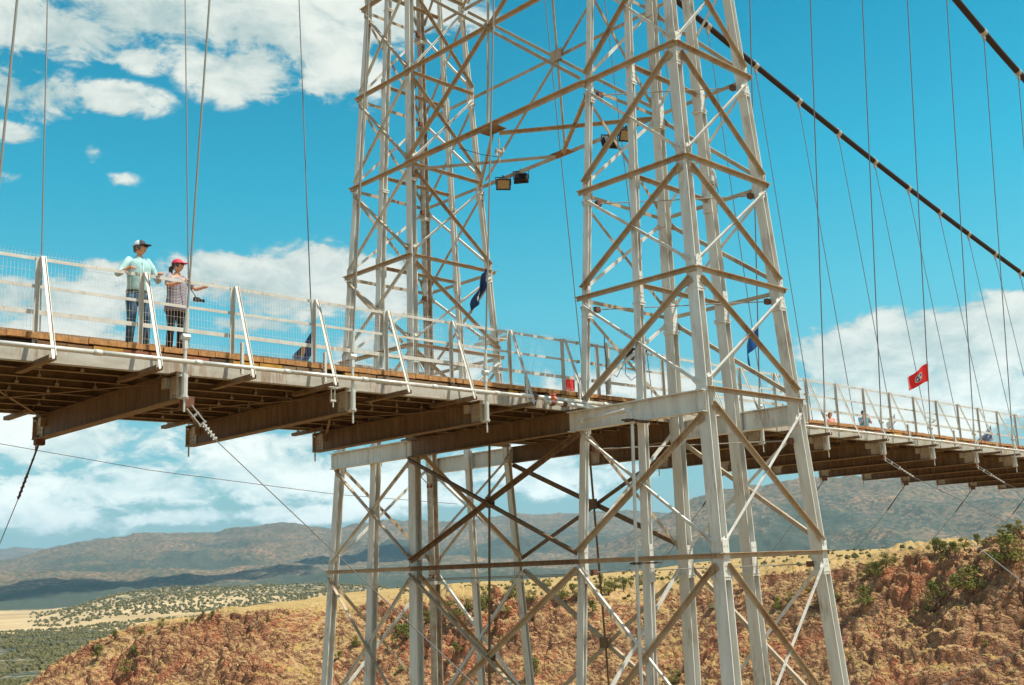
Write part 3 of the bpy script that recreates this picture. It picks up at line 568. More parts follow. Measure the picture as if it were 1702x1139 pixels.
# uncountable scrub of the valley and the low hill: one object
mb = MB(); rr = random.Random(5)
ico = []
def tuft(c, s):
    vs = []
    n = 5
    for i in range(n): vs.append(c+Vector((math.cos(i*6.283/n+rr.random())*s*rr.uniform(.7, 1.2), math.sin(i*6.283/n+rr.random())*s*rr.uniform(.7, 1.2), s*rr.uniform(-.1, .25))))
    for i in range(n): vs.append(c+Vector((math.cos(i*6.283/n+rr.random())*s*rr.uniform(.4, .9), math.sin(i*6.283/n+rr.random())*s*rr.uniform(.4, .9), s*rr.uniform(.6, 1.0))))
    vs.append(c+Vector((rr.uniform(-.2, .2)*s, rr.uniform(-.2, .2)*s, s*rr.uniform(1.0, 1.4))))
    fs = [(i, (i+1) % n, n+(i+1) % n, n+i) for i in range(n)]+[(n+i, n+(i+1) % n, 2*n) for i in range(n)]
    mb.add(vs, fs, rr.choice((0, 0, 1, 2)))
def drop(azd, r):
    x = CAM.x+r*math.cos(math.radians(azd)); y = CAM.y+r*math.sin(math.radians(azd))
    h1 = VB.ray_cast(Vector((x, y, 900)), Vector((0, 0, -1)))
    return h1[0]
n = 0
while n < 13000:
    azd = rr.uniform(56, 75); r = 620*(1850/620)**(rr.random()**0.8)
    if mnoise.noise(Vector((r*math.cos(math.radians(azd))/90, r*math.sin(math.radians(azd))/90, 0))) < -0.28+rr.random()*0.2: continue
    p = drop(azd, r)
    if p: tuft(p, rr.uniform(1.2, 3.1)); n += 1
n = 0
while n < 4200:
    azd = rr.uniform(50, 69.5); r = rr.uniform(1950, 3100)
    if rr.random() > np.clip((69.8-azd)/4, 0.1, 1): continue
    p = drop(azd, r)
    if p: tuft(p, rr.uniform(2.2, 4.4)); n += 1
n = 0
while n < 900:
    azd = rr.uniform(18, 52); r = rr.uniform(150, 470)
    x = CAM.x+r*math.cos(math.radians(azd)); y = CAM.y+r*math.sin(math.radians(azd)); h = HB.ray_cast(Vector((x, y, 300)), Vector((0, 0, -1)))
    n += 1
    if h[0] and rr.random() < 0.8: tuft(h[0], rr.uniform(0.2, 0.75))
o = mb.build('valley_scrub', [leaf_mat('scrub_dark', (0.13, 0.115, 0.04), (0.08, 0.075, 0.03)), leaf_mat('scrub_olive', (0.17, 0.14, 0.055), (0.13, 0.12, 0.05)), leaf_mat('scrub_grey', (0.17, 0.155, 0.08), (0.12, 0.11, 0.06))])
tag(o, kind='stuff')
# grass tufts and small stones scattered over the rock face: uncountable
mb = MB(); rr = random.Random(9); n = 0
while n < 9000:
    n += 1; azd = rr.uniform(19, 72); kr, kz = knots(np.array([azd])); r = kr[0, 4]+(kr[0, 7]*1.04-kr[0, 4])*rr.random()
    x = CAM.x+r*math.cos(math.radians(azd)); y = CAM.y+r*math.sin(math.radians(azd)); h = HB.ray_cast(Vector((x, y, 300)), Vector((0, 0, -1)))
    if h[0] is None: continue
    if h[1].z > 0.72: tuft(h[0]-Vector((0, 0, .05)), rr.uniform(0.07, 0.20))
o = mb.build('grass_tufts', [LEAF[3], leaf_mat('dry_grass', (0.42, 0.30, 0.10), (0.25, 0.17, 0.07)), LEAF[1]])
tag(o, kind='stuff')

# ------------------------------------------------------------------ towers
XA, XB, TX = 10.9053, 13.7966, 0.0469
YO, YI, TO, TI = -3.284, -0.4341, 0.0526, -0.0446
YC2 = 4.78
LV = {-3: 16.35, -2: 13.6, -1: 10.9, 0: 8.23, 1: 5.635, 2: 3.169, 3: 0.864, 4: -1.465, 5: -4.471, 6: -8.2, 7: -12.2, 8: -16.4}
GT, GB = -1.485, -1.895        # top and bottom of the cross girders
TOPZ, FOOTZ = 17.0, -19.6
def leg(rank, pos, z, far=False):
    x = XA+TX*z if rank == 'A' else XB-TX*z
    yo, yi = YO+TO*z, YI+TI*z
    y = {'o': yo, 'i': yi, 'm': (yo+yi)/2}[pos]
    return Vector((x, YC2-y if far else y, z))
V = Vector
SECT = {(False, 'A', 'o'): (.23, .19), (False, 'B', 'o'): (.22, .18), (False, 'A', 'i'): (.15, .10), (False, 'A', 'm'): (.16, .11), (False, 'B', 'i'): (.23, .19), (False, 'B', 'm'): (.23, .19),
        (True, 'A', 'i'): (.23, .18), (True, 'A', 'm'): (.20, .16), (True, 'A', 'o'): (.19, .16), (True, 'B', 'i'): (.15, .11), (True, 'B', 'm'): (.15, .11), (True, 'B', 'o'): (.22, .18)}
def build_tower(far):
    t = empty('bridge_tower', (12.35, YC2+1.86 if far else -1.86, FOOTZ))
    S = -1 if far else 1
    outY = V((0, -S, 0)); inY = V((0, S, 0))
    for rk in 'AB':
        for ps in 'omi':
            w, dp = SECT[(far, rk, ps)]; mb = MB(); scz = lambda z: 1.0-.019*(z-1)
            p0, p1 = leg(rk, ps, FOOTZ, far), leg(rk, ps, TOPZ, far)
            mb.hsec(p0, p1, w, dp, V((1, 0, 0)), 0.020)
            half = len(mb.v)//2
            for vi, pc, sc_ in [(i_, p0, scz(FOOTZ)) for i_ in range(half)]+[(i_, p1, scz(TOPZ)) for i_ in range(half, 2*half)]:
                q = V(mb.v[vi])-pc; mb.v[vi] = tuple(pc+V((q.x*sc_, q.y*sc_, q.z)))
            lg = mb.build('leg', 'mottled' if (far and rk == 'B' and ps == 'o') else 'steel', t)  # far outer leg: its shade is coloured in along with the rust
            # bolted splice collar with its bolt heads at every level
            for l in range(-1, 7):
                zz = LV[l] if l != 4 else -1.69
                c = leg(rk, ps, zz, far); k_ = scz(zz); wz = w*k_; hw = wz*0.5+0.004; hx = dp*.5*k_+.010
                if l % 2 == 0:
                    for s in (-1, 1):
                        sp = MB(); sp.box(c+V((s*hx, 0, 0.0)), (0.014, wz+0.02, 0.52))
                        for bz in (-.2, -.12, -.04, .04, .12, .2):
                            for by in (-wz*.3, wz*.3): sp.bolt(c+V((s*(hx+.006), by, bz)), (s, 0, 0), 0.017)
                        sp.build('splice_plate', 'steel', lg)
                else:
                    sp = MB(); sp.box(c+V((0, 0, -0.36)), (2*hx+.04, wz+.05, 0.03)); sp.box(c+V((0, 0, -0.40)), (2*hx+.02, wz+.03, 0.05))
                    sp.box(c+V((0, -S*(hw+.004), -.06)), (dp*k_*.9, .012, .66))
                    for s in (-1, 1):
                        for bz in (-.25, -.17, .02, .17): sp.bolt(c+V((s*dp*.25, -S*(hw+.006), bz)), outY, 0.015)
                    sp.build('splice_collar', 'steel', lg)
            ft = MB(); f = leg(rk, ps, FOOTZ, far); ft.box(f+V((0, 0, 0.12)), (0.6, 0.6, 0.05)); ft.box(f+V((0, 0, -1.4)), (1.1, 1.1, 3.0)); ft.build('footing', CONC, t)
    def strut(a, b, out, w=0.105, nm='strut', mt='brace', flip=False, gap=0.10):
        d = (b-a).normalized(); mb = MB(); o = out.normalized()*0.115
        mb.angle(a+o+d*gap*0, b+o-d*gap*0, w, out, 0.012, flip, w)
        return mb.build(nm, mt, t)
    keys = sorted(LV)
    for l in keys:
        z = LV[l]
        for rk, ox in (('A', -1), ('B', 1)):
            if l != 4: strut(leg(rk, 'o', z, far)+V((0, -S*.16, 0)), leg(rk, 'i', z, far)+V((0, S*.16, 0)), V((ox, 0, 0)), 0.090)
        strut(leg('A', 'o', z, far)+V((-.12, 0, 0)), leg('B', 'o', z, far)+V((.14, 0, 0)), outY, 0.090)
        strut(leg('A', 'i', z, far), leg('B', 'i', z, far), inY, 0.08)
        a, b = leg('A', 'm', z, far), leg('B', 'm', z, far)
        if l != 4:
            mb = MB(); mb.angle(a+V((.1, 0, 0)), b-V((.1, 0, 0)), 0.08, V((0, -1, 0)), 0.012); mb.build('strut', 'brace', t)
        # thin horizontal tie rod with its clevis blocks
        mb = MB(); za = z-0.22 if l != 4 else -2.25; pa, pb = leg('A', 'i', za, far)+V((.2, -S*.12, 0)), leg('B', 'o', za, far)+V((-.2, S*.12, 0))
        mb.tube([pa, pb], 0.012, 6); mb.build('tie_rod', 'ropelight', t)
        for pc in (pa, pb): mb = MB(); mb.box(pc, (0.13, 0.09, 0.11)); mb.build('clevis_block', 'rust', t)
    def xbr(nA, nB, l0, l1, out, w1=0.10, w2=0.085):
        """two crossing diagonals between level l0 (upper) and l1 (lower)"""
        z0, z1 = LV[l0], LV[l1]
        za = z0-0.16; zb = z1+0.20
        if l0 == 4: za = (GB-0.06) if nA[0] == nB[0] else za-0.1
        if l1 == 4 and nA[0] == nB[0]: zb = GT+0.12
        for q, (u, v, w, off) in enumerate(((nA, nB, w1, 0.125), (nB, nA, w2, 0.095))):
            a = leg(u[0], u[1], za, far); b = leg(v[0], v[1], zb, far); o = out.normalized()*off
            mb = MB(); mb.angle(a+o, b+o, w, out, 0.011, False, w*0.9)
            for p, s in ((a, 1), (b, -1)):
                d = (b-a).normalized()*s; pp = p+o+d*0.14
                mb.prism([(-.05, -.09), (.05, -.09), (.09, .12), (-.09, .12)], pp-out.normalized()*.012, pp-out.normalized()*.002, (out.cross(d)).normalized(), -d)
                for k in range(4): mb.bolt(p+o+d*(.06+.06*k)+out.normalized()*.012, out, 0.014)
            mb.build('cross_brace', 'brace' if q == 0 else 'steel', t)  # one paint: shaded diagonal coloured brown, sunlit one left pale
    for l0, l1 in zip(keys[:-1], keys[1:]):
        xbr(('A', 'o'), ('A', 'i'), l0, l1, V((-1, 0, 0)), 0.092, 0.066)
        xbr(('B', 'i'), ('B', 'o'), l0, l1, V((1, 0, 0)), 0.085, 0.066)
        xbr(('A', 'o'), ('B', 'o'), l0, l1, outY, 0.085, 0.062)
        xbr(('A', 'i'), ('B', 'i'), l0, l1, inY, 0.075, 0.062)
    # saddle housing on top that carries the main cable
    c = V((12.35, YC2+1.80 if far else -1.80, TOPZ)); mb = MB()
    mb.box(c+V((0, 0, .12)), (1.7, 1.9, .24)); mb.box(c+V((0, 0, .38)), (0.9, 0.5, .28)); mb.box(c+V((0, .2, .62)), (1.1, .05, .45)); mb.box(c+V((0, -.2, .62)), (1.1, .05, .45))
    mb.build('cable_saddle', 'steel', t)
    return t
CONC = mat('concrete', (0.34, 0.31, 0.27), 0.9, col2=(0.24, 0.21, 0.18), vscale=1.5, bump=0.3, bscale=12)
tw1 = build_tower(False); tag(tw1, 'silver latticed steel tower on the near side of the bridge, right of the picture centre', 'tower', 'steel towers carrying the bridge')
tw2 = build_tower(True); tag(tw2, 'silver latticed steel tower on the far side of the bridge, left of the picture centre', 'tower', 'steel towers carrying the bridge')

# portal bracing between the two towers
pt = empty('portal_bracing', (12.35, 2.39, LV[0])); tag(pt, 'trussed steel portal tying the two towers together, carrying the cross girders and floodlight rail', 'bracing')
def member(a, b, w=0.12, out=V((-1, 0, 0)), nm='chord', mt='brace', flip=False):
    mb = MB(); mb.angle(a, b, w, out, 0.013, flip); return mb.build(nm, mt, pt)
for rk, ox in (('A', -1), ('B', 1)):
    o = V((ox*0.14, 0, 0)); mt = 'brace'
    for l in (-3, -1, 0, 1):
        z = LV[l]; member(leg(rk, 'i', z)+o, leg(rk, 'i', z, True)+o, 0.105 if l != 0 else 0.09, V((ox, 0, 0)), 'chord', mt)
    N = {l: (leg(rk, 'i', LV[l])+o, leg(rk, 'i', LV[l], True)+o) for l in (-3, -1, 1)}
    for l0, l1 in ((-3, -1), (-1, 1)):
        for q in (0, 1):
            a = N[l0][q]+V((0, (1 if q == 0 else -1)*.1, -.12)); b = N[l1][1-q]+V((0, (-1 if q == 0 else 1)*.1, .14))
            mid = (N[l0][0]+N[l1][1]+N[l0][1]+N[l1][0])*0.25
            member(a+V((ox*.02*q, 0, 0)), b+V((ox*.02*q, 0, 0)), 0.08, V((ox, 0, 0)), 'diagonal', mt)
        mid = (N[l0][0]+N[l1][1]+N[l0][1]+N[l1][0])*0.25; mb = MB(); mb.box(mid-V((ox*.03, 0, 0)), (0.014, .36, .30))
        for by in (-.13, -.07, .07, .13):
            for bz in (-.10, .10): mb.bolt(mid+V((-ox*.03, by, bz)), (ox, 0, 0), 0.016)
        mb.build('gusset_plate', mt, pt)
        c0 = (N[l0][0]+N[l0][1])*.5; c1 = (N[l1][0]+N[l1][1])*.5
        member(c0, c1, 0.07, V((ox, 0, 0)), 'hanger_strut', mt)
# horizontal lateral bracing at portal levels
for l in (-1, 1):
    z = LV[l]; A0, A1 = leg('A', 'i', z), leg('A', 'i', z, True); B0, B1 = leg('B', 'i', z), leg('B', 'i', z, True); Ac, Bc = (A0+A1)*.5, (B0+B1)*.5
    for i, (a, b) in enumerate(((A0, Bc), (A1, Bc), (B0, Ac), (B1, Ac))):
        d = (b-a).normalized()*.15; e = V((0, 0, -.06-.012*i)); member(a+d+e, b-d+e, 0.08, V((0, 0, -1)), 'lateral', 'brace')
    for c in (Ac, Bc): mb = MB(); mb.box(c+V((0, 0, -.04)), (0.34, .62, .014)); mb.build('gusset_plate', 'rusty_shaded_steel', pt)
# cross girders at deck level, from the outer face of one tower to the outer face of the other
for rk in 'AB':
    ox = -1 if rk == 'A' else 1
    x = (XA+TX*(-1.7) if rk == 'A' else XB-TX*(-1.7))+ox*0.02
    y0, y1 = YO-0.09-0.11, YC2-YO+0.09+0.11; h = GT-GB; zc = (GT+GB)/2; mb = MB()
    xg = x+ox*0.155
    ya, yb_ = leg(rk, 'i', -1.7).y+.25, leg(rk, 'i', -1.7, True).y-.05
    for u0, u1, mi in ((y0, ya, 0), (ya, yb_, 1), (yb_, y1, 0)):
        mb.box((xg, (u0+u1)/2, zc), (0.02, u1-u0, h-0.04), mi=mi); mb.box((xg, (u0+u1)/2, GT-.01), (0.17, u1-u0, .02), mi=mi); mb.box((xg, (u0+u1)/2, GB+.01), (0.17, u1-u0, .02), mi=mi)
    gd = mb.build('cross_girder', ['steel', 'rusty_shaded_steel'], pt)  # middle length browner: shade under the deck painted into its colour
    for y in (leg(rk, 'o', -1.7).y, leg(rk, 'm', -1.7).y, leg(rk, 'i', -1.7).y, leg(rk, 'i', -1.7, True).y, leg(rk, 'm', -1.7, True).y, leg(rk, 'o', -1.7, True).y):
        mb = MB()
        for s in (-1, 1):
            mb.box((xg+ox*.014, y+s*.10, zc), (.012, .075, h-.06))
            for k in range(5): mb.bolt((xg+ox*.02, y+s*.10, zc-.14+.07*k), (ox, 0, 0), .013)
        mb.build('splice_plate', 'steel', gd)
# below-deck portal bracing and the tie rods through its centre
for rk, ox in (('A', -1), ('B', 1)):
    o = V((ox*0.14, 0, 0))
    for l0, l1 in ((4, 5), (5, 6), (6, 7), (7, 8)):
        z0 = GB-.05 if l0 == 4 else LV[l0]-.14; z1 = LV[l1]+.16
        for q in (0, 1):
            a = leg(rk, 'i', z0, q == 1)+o; b = leg(rk, 'i', z1, q == 0)+o; oo = V((ox*.022*q, 0, 0))
            member(a+oo, b+oo, 0.095, V((ox, 0, 0)), 'diagonal', 'rusty_shaded_steel' if l0 == 4 else 'brace')  # top panel browner: deck shade painted into the diagonals
        mb = MB(); mb.box(V((a.x-ox*.015, 2.39, (z0+z1)/2)), (.014, .26, .24))
        mb.build('gusset_plate', 'rusty_shaded_steel', pt)
    for l in (5, 6, 7, 8):
        if rk == 'A' or l > 5: member(leg(rk, 'i', LV[l])+o, leg(rk, 'i', LV[l], True)+o, 0.10, V((ox, 0, 0)), 'chord', 'rusty_shaded_steel')
    mb = MB(); zb = LV[8]; xx0, xx1 = leg(rk, 'i', GB).x+ox*.10, leg(rk, 'i', zb).x+ox*.10; mb.tube([(xx0, 2.39, GB), (xx1, 2.39, zb)], 0.026, 8); mb.build('tie_rod', 'rusty_shaded_steel', pt)
mb = MB()
for yy, z in ((.8, LV[5]-.24), (4.0, LV[5]-.27)): mb.tube([leg('A', 'i', z)+V((.1, 0, 0)), leg('A', 'i', z, True)+V((.1, 0, 0))], 0.011, 6)
mb.build('tie_rod', 'ropelight', pt)

# floodlights on the lower chord
def floodlight(loc, aim, tilt, label, lens=True):
    f = empty('floodlight'); Rt = Matrix.Rotation(tilt, 3, 'X')
    mb = MB(); c = V((0, -.04, -.22))
    mb.box(c, (.40, .10, .30), Rt)
    for k in range(-4, 5): mb.box(c+Rt @ V((k*.042, .085, 0)), (.012, .09, .26), Rt)
    mb.box(c+Rt @ V((0, -.06, .165)), (.46, .05, .03), Rt); mb.box(c+Rt @ V((0, -.06, -.165)), (.46, .05, .03), Rt); mb.box(c+Rt @ V((.215, -.06, 0)), (.03, .05, .36), Rt); mb.box(c+Rt @ V((-.215, -.06, 0)), (.03, .05, .36), Rt)
    mb.build('housing', 'black', f)
    mb = MB(); mb.box(c+Rt @ V((0, -.056, 0)), (.38, .014, .28), Rt); mb.build('lens', 'lens', f)
    mb = MB(); mb.box((-.245, -.04, -.13), (.016, .05, .26)); mb.box((.245, -.04, -.13), (.016, .05, .26)); mb.box((0, -.04, -.004), (.506, .05, .016)); mb.tube([(0, -.04, 0), (0, -.04, .06)], .03, 8); mb.build('yoke', 'black', f)
    f.location = loc; f.scale = (.84, .84, .84); f.rotation_euler = (0, 0, aim); tag(f, label, 'floodlight', 'floodlights under the portal'); return f
bx1 = leg('B', 'i', LV[1]).x+.16; zf = LV[1]+.03
floodlight((bx1, 4.70, zf), math.radians(-38), math.radians(36), 'black floodlight showing its tan lens, leftmost of four on the portal')
floodlight((bx1, 4.02, zf), math.radians(128), math.radians(30), 'black floodlight seen from behind, second from left on the portal')
floodlight((bx1, .92, zf), math.radians(150), math.radians(30), 'black floodlight seen from behind, third from left on the portal')
floodlight((bx1, .42, zf), math.radians(-30), math.radians(36), 'black floodlight with tan lens behind a diagonal brace, rightmost on the portal')

# ------------------------------------------------------------------ deck
WOODS = [mat('timber_%s' % n, c, .85, col2=tuple(v*.5 for v in c), vscale=5, stretch=(1.2, 1, 6), bump=.5, bscale=14) for n, c in (('brown', (.26, .13, .055)), ('tan', (.36, .20, .085)), ('dark', (.13, .068, .035)), ('walnut', (.20, .10, .045)), ('amber', (.66, .34, .05)), ('golden', (.55, .29, .06)), ('red_brown', (.42, .15, .07)), ('grey_brown', (.28, .18, .10)))]
XL, XR = -16.1, 76.0
BX, BS = 1.9976, 3.0224
YN, YF = -0.35, 5.13
ZP = -1.105                              # top of planks
dk = empty('bridge_deck', (12.35, 2.39, ZP)); tag(dk, 'suspended footbridge deck of brown planks on dark steel stringers and floor beams', 'bridge')
def strip_x(prof, x0, x1, step=1.5228, y=0.0, mbx=None):
    """profile (y,z) swept along the cambered deck line"""
    mb = mbx or MB(); xs = [x0]
    while xs[-1] < x1-1e-6: xs.append(min(xs[-1]+step, x1))
    n = len(prof); vs = [(x, yy, z+zd(x)) for x in xs for yy, z in prof]
    fs = [(i*n+k, (i+1)*n+k, (i+1)*n+(k+1) % n, i*n+(k+1) % n) for i in range(len(xs)-1) for k in range(n)]
    fs += [tuple(range(n)), tuple((len(xs)-1)*n+k for k in range(n-1, -1, -1))]
    mb.add(vs, fs); return mb
def rect(y0, y1, z0, z1): return [(y0, z0), (y1, z0), (y1, z1), (y0, z1)]
mb = MB(); rr = random.Random(3); x = XL
while x < XR:
    w = 0.285; sag = rr.uniform(-.006, .006)
    mb.box((x+w/2, (-.02+4.80)/2+rr.uniform(-.012, .012), ZP-.04+zd(x)+sag), (w-.008, 4.86, .08)); x += w
pl = mb.build('plank_floor', 'deckwood', dk)
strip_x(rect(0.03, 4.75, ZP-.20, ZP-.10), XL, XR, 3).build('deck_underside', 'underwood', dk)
for side in (0, 1):
    mb = MB(); x = XL; rr = random.Random(5+side); npart = 0
    while x < XR:
        w = rr.uniform(.24, .62); h0 = rr.uniform(.085, .125); y = rr.uniform(-.05, -.015); z = ZP-.10-h0/2-rr.uniform(0, .012)
        if rr.random() > 0.07:
            yy = (y+.10) if side == 0 else 4.78-y-.10
            one = side == 0 and -2.4 < x and npart < 100; q = MB() if one else mb
            q.box((x+w/2, yy, z+zd(x)-.004), (w-.012, .26, h0), Matrix.Rotation(rr.uniform(-.012, .012), 3, 'Y'))
            if one: q.build('edge_timber', WOODS[rr.randrange(len(WOODS))], dk); npart += 1
        x += w
    tag(mb.build('edge_timbers', 'wood', dk), kind='stuff')
for i, y in enumerate([.573+.666*k for k in range(7)]):
    mb = MB(); strip_x(rect(y-.005, y+.005, -1.49, -1.31), XL, XR, 3, mbx=mb); strip_x(rect(y-.045, y+.045, -1.502, -1.49), XL, XR, 3, mbx=mb); strip_x(rect(y-.045, y+.045, -1.31, -1.302), XL, XR, 3, mbx=mb)
    mb.build('stringer', 'rusty_shaded_steel', dk)
mb = MB(); rr = random.Random(8)
for i, y in enumerate([.573+.666*k for k in range(7)]):
    x = -14+rr.random()
    while x < 34:
        if rr.random() < .75: mb.box((x, y-.055, -1.475+zd(x)), (.05, .03, .035)); mb.tube([(x, y-.06, -1.46+zd(x)), (x, y-.06, -1.38+zd(x))], .008, 5)
        x += .61*(1+(rr.random() < .15))
tag(mb.build('plank_clips', 'clamp', dk), kind='stuff')
for ys, sg in ((-.05, -1), (4.83, 1)):
    mb = MB(); y = ys; strip_x(rect(min(y, y+sg*.012), max(y, y+sg*.012), -1.515, -1.325), XL, XR, 1.5228, mbx=mb)
    yo = (y, y-sg*.055); strip_x(rect(min(yo), max(yo), -1.527, -1.515), XL, XR, 1.5228, mbx=mb); strip_x(rect(min(yo), max(yo), -1.325, -1.315), XL, XR, 1.5228, mbx=mb)
    mb.build('edge_channel', 'fascia', dk)
    yp = ys+sg*.45
    mb = MB(); xs = np.arange(XL, XR, 1.5228); 
    def seg(a, b): mb.tube([(q, yp, -1.398+zd(q)) for q in np.linspace(a, b, 3)], .036, 10)
    for q in xs:
        seg(q, q+1.5228); mb.tube([(q-.06, yp, -1.398+zd(q)), (q+.06, yp, -1.398+zd(q))], .044, 10)
    mb.build('edge_pipe', 'pipe', dk, smooth=True)
# floor beams with end plates
beamk = [k for k in range(-6, 25) if k not in (3, 4)]
for k in beamk:
    x = BX+BS*k; z = zd(x); mb = MB(); zt, zb = -1.532+z, -1.949+z
    mb.box((x, 2.39, (zt+zb)/2), (.016, YF-YN, zt-zb-.04)); mb.box((x, 2.39, zt-.01), (.20, YF-YN, .02)); mb.box((x, 2.39, zb+.01), (.20, YF-YN, .02))
    b = mb.build('floor_beam', 'rusty_shaded_steel', dk)
    for yy, s in ((YN, 1), (YF, -1)):
        mb = MB()
        for q in (-1, 1):
            mb.box((x+q*.016, yy+s*.16, (zt+zb)/2), (.014, .30, zt-zb-.08)); 
            for by in (.06, .13, .2):
                for bz in (-.12, -.04, .04, .12): mb.bolt((x+q*.023, yy+s*by, (zt+zb)/2+bz), (q, 0, 0), .013)
        mb.box((x, yy-s*.01, (zt+zb)/2), (.17, .018, zt-zb-.03))
        mb.box((x-.06, yy+s*.36, zt-.13), (.10, .12, .16))
        mb.build('end_plate', 'brace', b)
# outriggers that carry the fence braces and the pipe
POST1 = [n*1.524 for n in range(-10, 8)]
POSTG = [11.75]
POST2 = [20.072+1.524*i for i in range(-4, 36)]
for x in POST1+POST2[:]:
    if 10.9 < x < 14.1: continue
    for ys, sg in ((0, -1), (4.78, 1)):
        mb = MB(); z = -1.545+zd(x); y0 = ys+sg*.60; y1 = ys-sg*.62
        mb.box((x, (y0+y1)/2, z-.03), (.10, abs(y1-y0), .008)); mb.box((x-.05, (y0+y1)/2, z), (.008, abs(y1-y0), .066)); mb.box((x+.05, (y0+y1)/2, z), (.008, abs(y1-y0), .066))
        mb.build('outrigger', 'rusty_shaded_steel', dk)
# flat lateral cross-bracing rods under the deck
for k in range(-6, 23):
    if k in (2, 3, 4): continue
    mb = MB(); x = BX+BS*k; mb.bar((x+.1, .2, -1.62+zd(x)), (x+BS-.1, 4.6, -1.62+zd(x+BS)), .05, .01); mb.build('lateral_rod', 'rusty_shaded_steel', dk); mb = MB(); mb.bar((x+.1, 4.6, -1.64+zd(x)), (x+BS-.1, .2, -1.64+zd(x+BS)), .05, .01); mb.build('lateral_rod', 'rusty_shaded_steel', dk)

# ------------------------------------------------------------------ fences
def fence(posts, x0, x1, ys, sg, label, caps=True, wires=True, wr=.0015):
    f = empty('safety_fence', ((x0+x1)/2, ys, ZP)); tag(f, label, 'fence', 'safety fences along the deck')
    zt = 0.0
    for x in posts:
        z = zd(x); mb = MB(); base = -1.36
        mb.box((x, ys, (base+zt)/2+z), (.008, .055, zt-base)); mb.box((x-.028, ys+sg*-.02, (base+zt)/2+z), (.056, .008, zt-base-.002)); mb.build('post', 'fence', f)
        if not (10.9 < x < 14.1):
            mb = MB(); mb.bar((x+.03, ys+sg*.02, zt+z), (x+.03, ys+sg*.575, -1.56+z), .058, .010, V((0, sg, .4))); mb.bar((x+.055, ys+sg*.02, zt+z), (x+.055, ys+sg*.575, -1.56+z), .008, .045, V((0, sg, .4))); mb.build('brace', 'fence', f)
    yr = ys-sg*.005
    for zr, h in ((-.03, .05), (-.43, .045), (-.80, .065)):
        mb = MB(); yy = ys-sg*.035; strip_x(rect(yy-.004, yy+.004, zr-h/2, zr+h/2), x0, x1, .762, mbx=mb); yb = sorted((yy, yy-sg*.035)); strip_x(rect(yb[0]+(.004 if sg < 0 else 0), yb[1]-(.004 if sg > 0 else 0), zr+h/2-.006, zr+h/2), x0, x1, .762, mbx=mb)
        mb.build('rail', 'fence', f)
    if wires:
        # welded mesh panels: one part per bay
        yw = ys-sg*.055; edges = sorted([x for x in posts if x0 < x < x1]+[x0, x1]); made = 0
        for a, b in zip(edges[:-1], edges[1:]):
            if b-a < .15: continue
            mb = MB(); n = max(2, int((b-a)/.0508)); r = wr
            for i in range(n):
                x = a+(b-a)*(i+.5)/n; z = zd(x); pts = [V((x, yw, ZP-.07+z)), V((x, yw, .05+z)), V((x, yw+sg*.045, .085+z))]
                mb.tube(pts, r, 3, cap=False)
            for zz in (-1.13, -1.0, -.72, -.60, -.32, -.20, -.09, .03): mb.tube([(a, yw, zz+zd(a)), ((a+b)/2, yw, zz+zd((a+b)/2)), (b, yw, zz+zd(b))], r*1.15, 3, cap=False)
            mb.build('mesh_panel', 'wire', f); made += 1
    mb = MB()
    for zr in (-.03, -.43, -.80):
        for x in (x0, x1): mb.box((x, ys-sg*.04, zr+zd(x)), (.07, .05, .06))
    mb.build('rail_end_caps', 'brace', f)
    return f
fence(POST1, XL, 11.15, 0, -1, 'pale galvanised mesh fence on the near deck edge in front of the couple')
fence(POSTG+POST2[:4], 11.6, 18.9, 0, -1, 'short galvanised mesh fence seen through the legs of the near tower')
fence(POST2[4:], 19.3, 73, 0, -1, 'long galvanised mesh fence on the near deck edge, receding right of the near tower', wr=.0012)
fence([x+.05 for x in POST1+POSTG+POST2 if x < 62], XL, 62, 4.78, 1, 'galvanised mesh fence on the far deck edge, behind the walkway', wires=True, wr=.0012)
# slotted channel stubs standing on the edge pipe
for i, x in enumerate([2.91, 4.43, 9.05, 10.55, 20.0, 24.6, 27.6, 35.3, 38.3, 45.8]):
    mb = MB(); z = zd(x)
    mb.box((x-.02, -.5, -1.26+z), (.006, .042, .50)); mb.box((x, -.478, -1.26+z), (.04, .004, .50)); mb.box((x, -.522, -1.26+z), (.04, .004, .50))
    for k in range(8): mb.box((x-.0235, -.5, -1.06-.055*k+z), (.004, .016, .03), mi=1)
    o = mb.build('slotted_channel', ['fence', 'dark']); 
    tag(o, 'short slotted steel channel standing on the edge pipe, %s from the left' % ORD[i], 'bracket', 'slotted channels on the edge pipe')
# valve fittings on the edge pipe beside the tower
vf = empty('pipe_valve', (9.75, -.5, -1.45)); tag(vf, 'white pipe branch with brown couplings and a red-orange handle beside the near tower', 'valve')
mb = MB(); z = zd(10); mb.tube([(8.9, -.5, -1.395+z), (11.2, -.5, -1.40+z)], .045, 10); mb.tube([(9.5, -.62, -1.50+z), (11.0, -.62, -1.51+z)], .042, 10); mb.tube([(9.5, -.5, -1.42+z), (9.5, -.62, -1.5+z)], .04, 8); mb.build('branch_pipe', 'pipe', vf, smooth=True)
mb = MB()
for x, y, zz in ((9.25, -.5, -1.395), (9.62, -.62, -1.505), (9.95, -.62, -1.505)): mb.tube([(x-.05, y, zz+z), (x+.05, y, zz+z)], .06, 8)
mb.build('coupling', 'rust', vf)
mb = MB(); mb.tube([(9.68, -.5, -1.395+z), (9.82, -.5, -1.395+z)], .062, 8); mb.box((9.75, -.52, -1.31+z), (.16, .02, .03)); mb.build('handle', 'orange', vf)
